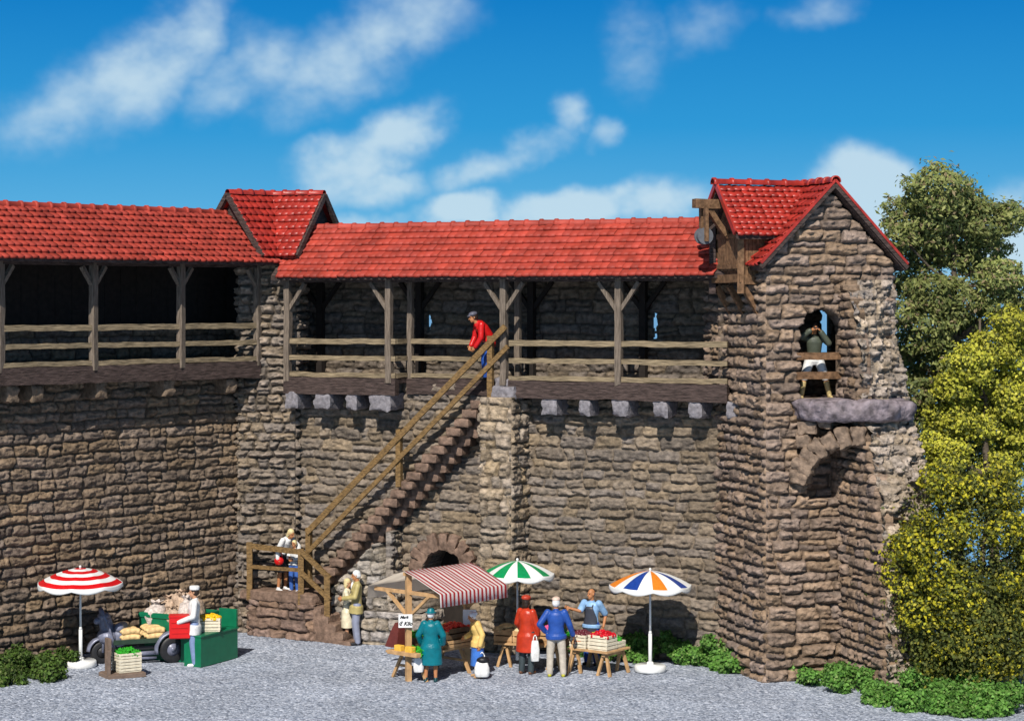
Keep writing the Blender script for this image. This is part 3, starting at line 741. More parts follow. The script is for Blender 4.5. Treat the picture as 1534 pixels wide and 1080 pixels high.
ridge('ridge_tiles', tp(1.52, -OVH-.03, RZT+.04), tp(1.52, 2.4, RZT+.04), TILE2, rl, seed=33)
# hoist dormer on the left side: axis at s = 1.15, gable at t = -.35
dm = MB()
DS, DH, DT = 1.15, .76, -.36
def dp(t, s_, z): return tp(t, s_, z)
# left face boards (framed door) and front cheek
b = MB()
b.prism([dp(DT, DS-DH, 8.72), dp(DT, DS+DH, 8.72), dp(DT, DS+DH, 9.75), dp(DT, DS, 10.7), dp(DT, DS-DH, 9.75)], TU*1.6); b.build('dormer', W_HOIST, tr)
dor = [o for o in tr.children if o.name.startswith('dormer')][-1]
g = random.Random(4)
b = MB()
for i in range(9):                       # uneven boards of the cheek
    t = DT+.02+i*.09; b.beam(dp(t+.03, DS-DH-.02, 8.7+g.uniform(-.02, .03)), dp(t+.03, DS-DH-.02, 9.75), .08, .035, up=TN, jit=.004)
b.build('board_cheek', W_HOIST, dor)
b = MB()
for i in range(6):
    s_ = DS-.45+i*.18; b.beam(dp(DT-.03, s_, 8.95), dp(DT-.03, s_, 9.75-g.uniform(0, .03)), .16, .035, up=TU, jit=.004)
for z in (9.05, 9.72): b.beam(dp(DT-.06, DS-.54, z), dp(DT-.06, DS+.54, z), .04, .1, up=UP, jit=.004)
b.build('hatch_door', W_HOIST, dor)
b = MB()
b.beam(dp(DT-.05, DS-DH, 8.45), dp(DT-.05, DS-DH, 10.0), .15, .15, jit=.008); b.build('corner_post', W_HOIST, dor)
b = MB(); b.beam(dp(DT-.05, DS+DH, 8.45), dp(DT-.05, DS+DH, 10.25), .16, .15, jit=.008); b.build('corner_post', W_DARK, dor)
b = MB(); b.beam(dp(DT-.06, DS-DH-.08, 8.78), dp(DT-.06, DS+DH+.08, 8.78), .12, .18, jit=.008); b.beam(dp(DT-.1, DS-DH, 8.74), dp(.1, DS-DH, 8.74), .14, .18, jit=.008); b.build('sill_beam', W_HOIST, dor)
for s_ in (DS-DH+.05, DS, DS+DH-.05): MB().beam(dp(DT, s_, 8.62), dp(.05, s_, 7.95), .12, .12, up=TN, jit=.006).build('strut', W_HOIST, dor)
def dslope(sg, seed):
    hw = 1.04
    e0 = dp(DT-.3, DS-sg*hw, 9.72); r0 = dp(DT-.3, DS, 10.84); sv = r0-e0; S = sv.length
    lenr = 1.52-DT+.3
    # valley: the slope meets the main roof plane; at the eave it stops at the tower roof
    te = (1.52-HW)+(9.72-EZT+.06)/(RZT-EZT+.06)*HW-(DT-.3)
    if sg > 0: U_, org, f0, f1 = TU, e0, (lambda t: 0), (lambda t: te+(lenr-te)*t/S)
    else: U_, org, f0, f1 = -TU, e0, (lambda t: -(te+(lenr-te)*t/S)), (lambda t: 0)
    ro = tiles('dormer_roof', org, U_, sv, U_.cross(sv).normalized(), lenr, S, TILE2, tr, f0=f0, f1=f1, seed=seed, row=.17, tw=.17)
    b = MB(); b.prism([e0, r0, r0-UP*.09, e0-UP*.09], TU*(te-.05)); b.build('roof_board', W_DARK, ro)
    MB().beam(e0-TU*.03+UP*.04, r0-TU*.03+UP*.05, .05, .12, up=TN*sg+UP).build('rake_tiles', TILE2, ro)
    return ro
dr = dslope(1, 34); dslope(-1, 35)
ridge('ridge_tiles', dp(DT-.36, DS, 10.89), dp(1.42, DS, 10.89), TILE2, dr, seed=36)
# hoist: arm, block, drum
MB().beam(dp(.1, DS, 10.42), dp(-1.22, DS, 10.45), .22, .2, jit=.012).build('hoist_arm', W_HOIST, dor)
MB().beam(dp(DT-.08, DS, 9.75), dp(-.86, DS, 10.33), .12, .13, jit=.008, up=TN).build('hoist_brace', W_HOIST, dor)
b = MB()
for s_ in (-.12, .12): b.beam(dp(-.98, DS+s_, 10.36), dp(-.98, DS+s_, 9.6), .07, .13, jit=.004, up=TN)
ho = b.build('hoist_hanger', W_HOIST, dor)
c = dp(-.98, DS, 9.72)
b = MB(); b.tube(c-TN*.09, c+TN*.09, .15, .15, 22); b.tube(c-TN*.13, c+TN*.13, .38, .38, 22) if False else None
for sg in (-1, 1): b.tube(c+TN*(sg*.075), c+TN*(sg*.105), .185, .185, 22)
b.build('hoist_wheel', flat('dull_metal', (.12, .125, .14), .6), ho)
# ------------------------------------------------------------------ broken wall in front of the tower
rw = thing('ruined_wall', 'broken wall stub with pale ragged stones stepping down in front of the tower', 'ruined wall', tw(2.4, .8, 0))
zk = [0, 2, 3, 4, 5, 5.7, 6.2, 7.0, 7.6, 8.3, 8.75]
wl = [2.0, 1.95, 1.9, 1.75, 1.35, 1.0, .82, .80, .62, .42, .15]; wr = [1.8, 1.7, 1.65, 1.62, 1.3, .9, .62, .3, .12, .05, .0]
def wedge(f, z):
    zq = np.floor(z/.27+.35*np.sin(f*9))*.27+.12                        # courses end in ledges
    z2 = .45*z+.55*zq
    a = np.interp(z2, zk, wl); b_ = np.interp(z2, zk, wr)
    return a+(b_-a)*f
s = Stones()
s.panel(tw(1.8, 0, 0), TN, 2.3, 8.75, -TU, 81, keep=lambda x, z: x < wedge(np.zeros_like(z), z)+.02, thick=.3, res=.027, ch=(.18, .28), ln=(.25, .55), depth=.12, rough=.07, tint=(1.0, .98, .95))
s.build('stone_wall', ST_TOWER, rw)
def brk(X, Z):
    f = X/1.24
    bl = np.floor(4.2*vnoise(X*3.1+4, Z*4.4, 95)+.6*vnoise(X*9, Z*9, 96))/4.2          # slabs torn off in steps
    return wedge(f, Z)-.12+.30*bl+.30*(fbm(X*2.2+3, Z*3.4, 91, 4)-.47)+.16*(np.abs(fbm(X*4.5+Z*1.5, Z*6-X*2, 93, 4)-.45))*2
s = Stones(); s.panel(tw(1.8, 0, 0), TU, 1.26, 8.75, TN, 83, shape=brk, thick=.02, res=.025, ch=(.2, .34), ln=(.25, .5), depth=.07, rough=.10, skirt=False, mortar=.7)
s.panel(tw(3.05, 0, 0), TN, 1.8, 8.6, TU, 85, keep=lambda x, z: x < np.interp(z, zk, wr), thick=.1, res=.06)
s.build('broken_face', ST_RUIN, rw)
# ------------------------------------------------------------------ people
SKIN = flat('skin', (.52, .27, .155), .5, .1); SKIN2 = flat('tanned_skin', (.47, .20, .085), .5, .1)
def remesh(mb, name, vox, m, parent, it=3):
    o = mb.build('tmp', m, None)
    r = o.modifiers.new('r', 'REMESH'); r.mode = 'VOXEL'; r.voxel_size = vox
    k = o.modifiers.new('s', 'SMOOTH'); k.iterations = it; k.factor = .5
    me = bpy.data.meshes.new_from_object(o.evaluated_get(bpy.context.evaluated_depsgraph_get()))
    bpy.data.objects.remove(o); me.name = name
    me.polygons.foreach_set('use_smooth', [True]*len(me.polygons))
    return link(name, me, parent, False)
def tw_rings(mb, rows, side, n=20):
    side = V(side).normalized(); rings = []
    for i, (c, rx, ry) in enumerate(rows):
        c = V(c); d = (V(rows[min(i+1, len(rows)-1)][0])-V(rows[max(i-1, 0)][0])).normalized()
        a = (side-d*side.dot(d)).normalized(); b = d.cross(a)
        rings.append([c+a*(rx*math.cos(2*math.pi*k/n))+b*(ry*math.sin(2*math.pi*k/n)) for k in range(n)])
    mb.loft(rings)
def person(label, loc, rz, h=1.75, J=None, skin=SKIN, parts=(), yaw=0, pitch=0, curl=.6, fem=False, group=None):
    P = dict(pelvis=(0, 0, .95), waist=(0, .005, 1.10), chest=(0, .0, 1.29), neck=(0, .015, 1.46), head=(0, -.015, 1.625),
             shl=(.185, .01, 1.415), shr=(-.185, .01, 1.415), ell=(.25, .04, 1.14), elr=(-.25, .04, 1.14), wrl=(.25, -.06, .90), wrr=(-.25, -.06, .90),
             hpl=(.095, 0, .92), hpr=(-.095, 0, .92), knl=(.11, -.025, .50), knr=(-.11, -.025, .50), anl=(.12, .02, .085), anr=(-.12, .02, .085))
    if fem: P['shl'] = (.16, .01, 1.40); P['shr'] = (-.16, .01, 1.40)
    P.update(J or {}); P = {k: V(v) for k, v in P.items()}
    s = h/1.75; fem_ = .93 if fem else 1
    rt = thing('person', label, 'person', loc, rz, group); rt.scale = (s, s, s)
    side = (P['shl']-P['shr'])
    HR = M4.Rotation(yaw, 3, 'Z') @ M4.Rotation(pitch, 3, 'X')
    hd = P['head']
    def hp(x, y, z): return hd+HR@V((x, y, z))
    def torso(e, lo=None):
        r = []
        pe, wa, chs, ne = P['pelvis'], P['waist'], P['chest'], P['neck']
        sh = (P['shl']+P['shr'])/2
        r = [(pe-V((0, 0, .1)), .135+e, .10+e), (pe, .165+e, .115+e), (wa, .14*fem_+e, .098+e), (chs, .17*fem_+e, .118+e), (chs.lerp(sh, .7), .17*fem_+e, .105+e), (sh+V((0, 0, .02)), .12+e, .08+e), (ne-V((0, 0, .0)), .058+e*.6, .058+e*.6)]
        return r
    b = MB()
    tw_rings(b, torso(0), side)
    b.cap(P['neck']-V((0, 0, .03)), .055, hp(0, .02, -.05), .05)
    b.ell(hp(0, .012, .025), (.072, .092, .098), HR); b.ell(hp(0, -.018, -.045), (.056, .068, .07), HR); b.ell(hp(0, -.055, -.095), (.026, .024, .02), HR)
    b.cap(hp(0, -.082, .015), .011, hp(0, -.108, -.025), .014); b.ell(hp(0, -.083, -.058), (.022, .011, .009), HR)
    b.ell(hp(0, -.075, .035), (.05, .018, .012), HR)
    for q in (-1, 1): b.ell(hp(q*.075, .012, 0), (.012, .024, .034), HR)
    for q, a in ((1, 'l'), (-1, 'r')):
        shp, e, w_ = P['sh'+a], P['el'+a], P['wr'+a]
        b.cap(shp, .054, e, .040); b.cap(e, .042, w_, .028)
        d = (w_-e).normalized(); inn = V((-q, 0, 0)); inn = (inn-d*inn.dot(d)).normalized(); wid = d.cross(inn)      # palm looks inwards
        if wid.y > 0: wid = -wid
        pc = w_+d*.055
        rot = M4((wid, inn, d)).transposed()
        b.ell(pc, (.042, .019, .058), rot, n=12, k=8)
        for f, (o, ln_) in enumerate(((-.03, .066), (-.010, .078), (.011, .084), (.031, .074))):
            p0 = w_+d*.095+wid*o; c1 = curl*.8; c2 = curl*1.9
            p1 = p0+(d*math.cos(c1)+inn*math.sin(c1))*ln_*.55; p2 = p1+(d*math.cos(c2)+inn*math.sin(c2))*ln_*.5
            b.cap(p0-d*.02, .0105, p1, .0095, 8, 3); b.cap(p1, .0095, p2, .008, 8, 3)
        t0 = w_+d*.03+wid*.032; t1 = t0+(d*.6+wid*.75).normalized()*.045; t2 = t1+(d*.9+inn*.45).normalized()*.034
        b.cap(t0, .0135, t1, .011, 8, 3); b.cap(t1, .011, t2, .009, 8, 3)
        hpz, kn, an = P['hp'+a], P['kn'+a], P['an'+a]
        b.cap(hpz, .088*fem_, kn, .055); b.cap(kn, .056, kn.lerp(an, .35), .056); b.cap(kn.lerp(an, .35), .056, an, .038)
        ft = an-kn; fwd = V((0, -1, 0)); 
        b.cap(an+V((0, .035, -.045)), .036, an+fwd*.13+V((q*.02, 0, -.058)), .027)
    bod = remesh(b, 'body', .0078, skin, rt, 2)
    eye = flat('eye', (.03, .02, .015), .3)
    for q in (-1, 1):
        e_ = MB(); e_.ell(hp(q*.029, -.079, .012), (.011, .007, .007), HR, n=8, k=6); e_.build('eye', eye, rt, True, False)
    for it in parts:
        kind, m = it[0], it[1]; o = it[2] if len(it) > 2 else {}
        c = MB(); name = o.get('name', kind)
        if kind == 'top':
            e = o.get('e', .018); rows = torso(e); hem = o.get('hem', .86); fl = o.get('flare', .0)
            pe = P['pelvis']; rows = rows[1:]
            dn = []
            k = 5; z0 = pe.z
            for i in range(k, 0, -1):
                f = i/k; z = z0+(hem-z0)*f
                kx = .168+e+.036+fl*f; ky = .118+e+.026+fl*.8*f
                off = (P['knl']+P['knr'])/2-(P['hpl']+P['hpr'])/2
                dn.append((V((pe.x+off.x*f*.4, pe.y+off.y*f*.4, z)), kx, ky))
            rows = dn+rows
            tw_rings(c, rows, side, 24)
            sl = o.get('sleeve', 1.0); ae = o.get('ae', .017)
            for a in 'lr':
                shp, el_, w_ = P['sh'+a], P['el'+a], P['wr'+a]
                if sl > .5:
                    w2 = el_.lerp(w_, min(1, (sl-.5)*2)); c.cap(shp, .056+ae, el_, .045+ae); c.cap(el_, .045+ae, w2-(w2-el_).normalized()*.02, .036+ae)
                else: c.cap(shp, .056+ae, shp.lerp(el_, sl*2), .05+ae)
            if o.get('collar', 1): c.cap(P['neck']-V((0, 0, .05)), .075, P['neck']-V((0, -.005, .0)), .066)
            remesh(c, name, .013, m, rt, 3)
        elif kind == 'trousers':
            to = o.get('to', 1.0); e = o.get('e', .022)
            tw_rings(c, [(P['pelvis']-V((0, 0, .14)), .10, .09), (P['pelvis']-V((0, 0, .06)), .165+e*.6, .115+e*.6), (P['pelvis']+V((0, 0, .08)), .155+e*.6, .108+e*.6)], side)
            for a in 'lr':
                hz, kn, an = P['hp'+a], P['kn'+a], P['an'+a]
                c.cap(hz, .09+e, kn, .062+e)
                if to > .6: c.cap(kn, .062+e, kn.lerp(an, (to-.5)*2)+V((0, 0, .0)), .05+e)
            remesh(c, name, .013, m, rt, 3)
        elif kind == 'skirt':
            hem = o.get('hem', .45); fl = o.get('flare', .08); rows = []
            mid = (P['knl']+P['knr'])/2
            for i in range(7):
                f = i/6; z = 1.06+(hem-1.06)*f
                rows.append((V((P['pelvis'].x, P['pelvis'].y+(mid.y)*f*.7, z)), .155+.03*min(1, f*3)+fl*f, .115+.03*min(1, f*3)+fl*f))
            tw_rings(c, rows, side, 24); remesh(c, name, .014, m, rt, 3)
        elif kind == 'apron':
            hem = o.get('hem', .55); pe, chs = P['pelvis'], P['chest']
            rows = []
            for (cc, rx, ry, wd) in ((V((pe.x, pe.y-.02, hem)), .20, .17, 1.25), (pe, .19, .152, 1.25), (P['waist'], .168, .135, 1.2), (chs, .195, .155, .62), (chs+V((0, 0, .06))+(P['neck']-chs)*.05, .195, .15, .5)):
                rows.append([cc+V((rx*math.sin(t), -ry*math.cos(t), 0)) for t in np.linspace(-wd, wd, 13)])
            c.loft(rows, closed=False)
            for q in (-1, 1): c.path([chs+V((q*.09, -.14, .07)), P['neck']+V((q*.075, -.03, -.02)), P['neck']+V((q*.04, .06, -.0))], .014, 6)
            oo = c.build(name, m, rt, True, False); md = oo.modifiers.new('thick', 'SOLIDIFY'); md.thickness = .012
        elif kind == 'shoes':
            for q, a in ((1, 'l'), (-1, 'r')):
                an = P['an'+a]; sc = MB(); sc.cap(an+V((0, .035, -.045)), .046, an+V((q*.02, -.14, -.05)), .036); sc.cap(an, .05, an+V((0, .02, -.05)), .046); remesh(sc, 'shoe', .011, m, rt, 2)
        elif kind == 'boots':
            for q, a in ((1, 'l'), (-1, 'r')):
                an, kn = P['an'+a], P['kn'+a]; sc = MB(); sc.cap(an+V((0, .035, -.045)), .048, an+V((q*.02, -.15, -.05)), .04); sc.cap(kn.lerp(an, .3), .066, an, .055); remesh(sc, 'boot', .012, m, rt, 2)
        elif kind == 'hair':
            ln_ = o.get('len', 0)
            c.ell(hp(0, .025, .045), (.086, .098, .092), HR); c.ell(hp(0, .055, -.01), (.082, .07, .075+ln_*.3), HR)
            if ln_: c.ell(hp(0, .06, -.06-ln_*.3), (.085, .06, .07+ln_), HR)
            for q in (-1, 1): c.ell(hp(q*.066, .03, .0-ln_*.3), (.022, .05, .055+ln_*.5), HR)
            if o.get('bun'): c.ell(hp(0, .125, .05), (.05, .05, .05), HR)
            remesh(c, name, .01, m, rt, 2)
        elif kind == 'side_hair':
            for q in (-1, 1): c.ell(hp(q*.068, .035, .0), (.016, .04, .035), HR)
            c.ell(hp(0, .085, -.01), (.055, .022, .035), HR); remesh(c, 'hair', .009, m, rt, 2)
        elif kind == 'cap':                          # soft cap with a peak
            c.ell(hp(0, .015, .085), (.096, .112, .062), HR); c.cap(hp(-.03, -.09, .058), .022, hp(.03, -.09, .058), .022); c.ell(hp(0, -.10, .055), (.065, .05, .014), HR); remesh(c, name, .01, m, rt, 2)
        elif kind == 'boat_cap':
            rows = [[hp(.088*math.cos(t)*k, .02+.108*math.sin(t)*k, z) for t in np.linspace(0, 2*math.pi, 18, endpoint=False)] for z, k in ((.055, 1.0), (.10, 1.06), (.135, 1.02), (.15, .8))]
            c.loft(rows); remesh(c, name, .01, m, rt, 1)
        elif kind == 'beret':
            c.ell(hp(.01, .02, .09), (.11, .118, .068), HR); c.ell(hp(0, .02, .06), (.09, .10, .05), HR); remesh(c, name, .01, m, rt, 2)
        elif kind == 'brim_hat':
            rows = [[hp(rx*math.cos(t), .015+ry*math.sin(t), z) for t in np.linspace(0, 2*math.pi, 20, endpoint=False)] for z, rx, ry in ((.045, .135, .15), (.06, .13, .145), (.062, .095, .11), (.13, .092, .106), (.165, .07, .085), (.175, .02, .02))]
            c.loft(rows); c.build(name, m, rt, True, False)
        elif kind == 'tie':
            c.beam(P['neck']+V((0, -.095, -.05)), P['chest']+V((0, -.15, -.08)), .045, .012); c.build(name, m, rt, False, False)
        elif kind == 'shirt_front':
            c.ell((P['neck']+P['chest'])/2+V((0, -.10, -.01)), (.055, .045, .12)); remesh(c, name, .011, m, rt, 2)
        elif kind == 'binoculars':
            for q in (-1, 1):
                c.tube(hp(q*.032, -.10, .012), hp(q*.032, -.17, .012), .022, .027, 10); c.tube(hp(q*.032, -.17, .012), hp(q*.032, -.225, .012), .03, .03, 10)
            c.tube(hp(-.03, -.14, .012), hp(.03, -.14, .012), .012, .012, 8)
            bo = c.build('binoculars', m, None, True, False); bo.parent = None
            rt['_bino'] = bo.name
    return rt
C = {}
def cl(n, c, r=.42): return flat('cloth_'+n, c, r, .16, 9, .006)
WHT = cl('white', (.76, .75, .73)); BLK = cl('black', (.012, .012, .015)); JEAN = cl('jeans', (.20, .27, .45)); BLUE = cl('blue', (.02, .075, .33)); TEAL = cl('teal', (.002, .15, .19), .33); ORNG = cl('orange_red', (.48, .04, .014), .3)
RED = cl('red', (.56, .012, .012), .3); YEL = cl('yellow', (.78, .53, .17)); TANJ = cl('tan', (.45, .37, .15)); GTR = cl('grey_blue', (.26, .28, .37)); CREAM = cl('cream', (.74, .66, .47)); BEIGE = cl('beige', (.52, .46, .38))
LBLU = cl('light_blue', (.26, .45, .72)); DGR = cl('dark_grey', (.05, .055, .075)); SKB = cl('sky_blue', (.05, .17, .55)); DKT = cl('charcoal', (.045, .06, .065)); OLV = cl('olive', (.075, .085, .06)); KHA = cl('khaki', (.50, .38, .17))
HDK = cl('dark_hair', (.03, .018, .012)); HWH = cl('white_hair', (.72, .72, .72)); HBL = cl('blond_hair', (.66, .54, .28)); HGR = cl('grey_hair', (.10, .10, .13)); BRN = cl('brown', (.12, .05, .025)); PEACH = cl('pale_cap', (.70, .52, .42)); YSH = cl('yellow_shoe', (.45, .42, .04))
def wl_(rz, dx, dy, z, s=1): v = M4.Rotation(-rz, 3, 'Z')@V((dx, dy, 0)); return V((v.x/s, v.y/s, z/s))

# the trader in white with the red crate
rz = R(-82); s = 1.80/1.75
pch = gd(291, 997)
person('trader in white jacket and white cap lifting a red crate beside the green bench', pch, rz, 1.80,
       dict(wrl=(.165, -.36, .985), wrr=(-.165, -.36, .985), ell=(.25, -.02, 1.12), elr=(-.25, -.02, 1.12), anr=(-.11, -.06, .085), knr=(-.11, -.06, .5)), SKIN,
       [('trousers', JEAN), ('top', WHT, dict(hem=.70, name='white_jacket', flare=.01)), ('shoes', WHT), ('hair', HDK), ('boat_cap', WHT)], curl=.5, group=None)
# mother and child on the platform
zp = 1.10
pw = at(423, 880, 52.15); pw.z = zp
person('woman in white blouse and dark skirt bending over a child on the stair platform', pw, R(48), 1.66,
       dict(chest=(0, -.10, 1.25), neck=(0, -.24, 1.39), head=(0, -.34, 1.515), shl=(.165, -.20, 1.35), shr=(-.165, -.20, 1.35), ell=(.27, -.34, 1.17), elr=(-.25, -.10, 1.10), wrl=(.14, -.50, 1.10), wrr=(-.27, -.12, .86), waist=(0, -.03, 1.08)), SKIN2,
       [('skirt', BLK, dict(hem=.50, flare=.01)), ('top', WHT, dict(hem=.93, name='blouse')), ('shoes', WHT), ('hair', HBL, dict(len=.02))], pitch=R(22), fem=True)
pc_ = at(441, 881, 51.98); pc_.z = zp
person('blond child in white shirt and blue jeans beside the bending woman', pc_, R(-25), 1.27,
       dict(ell=(.22, -.06, 1.16), wrl=(.10, -.22, 1.12), elr=(-.22, -.06, 1.16), wrr=(-.08, -.24, 1.2), head=(0, -.02, 1.64)), SKIN2, [('trousers', cl('bright_jeans', (.05, .13, .42))), ('top', WHT, dict(hem=.9, name='shirt')), ('shoes', WHT), ('hair', HBL)], fem=True)
hb_ = thing('handbag', 'small bright red handbag at the side of the bending woman', 'handbag', at(418, 840, 51.9))
b = MB(); b.ell((0, 0, 0), (.12, .06, .11), n=14); b.build('bag_body', RED, hb_, True, False); b = MB(); b.path([(-.08, 0, .08), (-.06, 0, .2), (.06, 0, .2), (.08, 0, .08)], .012, 6); b.build('strap', RED, hb_, True, False)
# elderly couple by the steps
person('white haired man in tan jacket and grey trousers standing at the foot of the stairs', gd(534, 965), R(-80), 1.79,
       dict(wrl=(.07, -.33, 1.10), wrr=(-.07, -.31, 1.08), ell=(.26, -.06, 1.15), elr=(-.26, -.06, 1.15)), SKIN2, [('trousers', GTR), ('top', TANJ, dict(hem=.74, name='jacket', flare=.015)), ('shirt_front', WHT), ('tie', BLK), ('shoes', BLK), ('hair', HWH)], pitch=R(8))
person('woman in pale cream dress half hidden by the tan jacketed man', gd(520.5, 962.5), R(85), 1.56,
       dict(wrl=(.12, -.28, 1.2), wrr=(-.10, -.28, 1.2), ell=(.22, -.05, 1.18), elr=(-.22, -.05, 1.18)), SKIN, [('top', CREAM, dict(hem=.42, name='dress', flare=.02)), ('shoes', CREAM), ('hair', HBL, dict(len=.02))], fem=True)
# shoppers
person('woman in teal coat and teal brimmed hat seen from behind at the striped stall', gd(645.5, 1021), R(172), 1.58,
       dict(ell=(.30, .0, 1.12), elr=(-.30, .0, 1.12), wrl=(.27, -.16, .88), wrr=(-.27, -.14, .90)), SKIN2, [('top', TEAL, dict(hem=.42, name='coat', e=.05, flare=.03, ae=.035)), ('shoes', cl('dark_teal', (.005, .05, .06))), ('hair', HWH), ('brim_hat', TEAL)], fem=True)
person('stooped white haired woman in yellow cardigan and blue dress at the striped stall', V(((716-CX)/F*46.35, 46.35, 0)), R(-72), 1.50,
       dict(chest=(0, -.04, 1.27), neck=(0, -.09, 1.42), head=(0, -.17, 1.56), shl=(.17, -.06, 1.38), shr=(-.17, -.06, 1.38), ell=(.26, .04, 1.12), elr=(-.25, -.08, 1.1), wrl=(.23, -.02, .84), wrr=(-.16, -.3, 1.02)), SKIN2,
       [('skirt', SKB, dict(hem=.30, flare=.03)), ('top', YEL, dict(hem=.78, name='cardigan', e=.035, ae=.03)), ('shoes', cl('tan_shoe', (.45, .26, .12))), ('hair', HWH, dict(bun=1))], pitch=R(14), fem=True)
person('woman in long orange red coat and red beret beside the market table', gd(789, 1009), R(150), 1.73,
       dict(ell=(.25, .0, 1.13), elr=(-.235, -.03, 1.13), wrr=(-.23, -.12, .88), wrl=(.22, -.16, .95), neck=(0, 0, 1.46)), SKIN2, [('trousers', DKT), ('top', ORNG, dict(hem=.50, name='coat', e=.03, flare=.03, ae=.025)), ('shoes', BRN), ('hair', HDK, dict(len=.02)), ('beret', cl('brick', (.42, .045, .02)))], yaw=R(-10), fem=True)
person('man in blue jacket, pale trousers and pale cap seen from behind at the market table', gd(833, 1013), R(176), 1.75,
       dict(ell=(.36, .08, 1.16), wrl=(.24, -.06, .98), elr=(-.30, .0, 1.14), wrr=(-.37, -.12, .90), anl=(.14, .02, .085), anr=(-.16, .02, .085), knl=(.13, -.02, .5), knr=(-.14, -.02, .5)), SKIN2,
       [('trousers', BEIGE), ('top', BLUE, dict(hem=.84, name='jacket', e=.03, ae=.025)), ('shoes', YSH), ('hair', HWH), ('cap', PEACH)])
rz = R(-28); pv = gd(885, 997); pv = V(((886-CX)/F*47.9, 47.9, 0))
person('bald trader in light blue shirt and dark apron reaching out behind the fruit table', pv, rz, 1.74,
       dict(elr=wl_(rz, -.27, -.22, 1.27), wrr=wl_(rz, -.50, -.24, 1.335), ell=wl_(rz, .33, .06, 1.14), wrl=wl_(rz, .27, -.12, .90)), SKIN2,
       [('trousers', BLUE), ('top', LBLU, dict(hem=.85, sleeve=.42, name='shirt', ae=.03)), ('apron', DGR), ('shoes', BLK), ('side_hair', HGR)], yaw=R(-22), curl=1.0)
zr = 6.40; pr = at(729, 575, 50.05); pr.z = zr
person('man in red jacket and jeans leaning on the stair rail up on the gallery', pr, R(-72), 1.74,
       dict(pelvis=(0, .08, .93), waist=(0, .03, 1.07), chest=(0, -.10, 1.23), neck=(0, -.24, 1.37), head=(0, -.34, 1.50), shl=(.19, -.19, 1.33), shr=(-.19, -.19, 1.33), ell=(.25, -.22, 1.02), elr=(-.25, -.22, 1.03), wrl=(.17, -.34, .80), wrr=(-.17, -.34, .82), hpl=(.095, .08, .90), hpr=(-.095, .08, .90)), SKIN2,
       [('trousers', BLUE), ('top', RED, dict(hem=.86, name='jacket', e=.03, ae=.025)), ('shoes', BLK), ('cap', HGR), ('hair', HDK)], pitch=R(12))
pb = tw(1.30, -.30, 6.135)
bm = person('man in dark shirt and white shorts looking through binoculars in the tower window', pb, R(2), 1.70,
       dict(pelvis=(0, .02, .90), hpl=(.1, .02, .88), hpr=(-.1, .02, .88), knl=(.24, -.05, .48), knr=(-.24, -.05, .48), anl=(.34, -.02, .085), anr=(-.30, -.06, .085), waist=(0, .02, 1.05), shl=(.2, .0, 1.38), shr=(-.2, 0, 1.38),
            ell=(.30, -.14, 1.26), elr=(-.32, -.12, 1.40), wrl=(.11, -.20, 1.52), wrr=(-.12, -.19, 1.55), neck=(0, 0, 1.43), head=(0, -.02, 1.59)), SKIN2,
       [('trousers', WHT, dict(to=.55, name='shorts', e=.03)), ('top', OLV, dict(hem=.86, name='shirt', ae=.03)), ('boots', KHA), ('hair', HDK), ('binoculars', BLK)], curl=1.1)
bo = bpy.data.objects[bm['_bino']]; del bm['_bino']; bo.location = bm.location; bo.rotation_euler = bm.rotation_euler; bo.scale = bm.scale
tag(bo, 'black binoculars held up by the man in the tower window', 'binoculars')

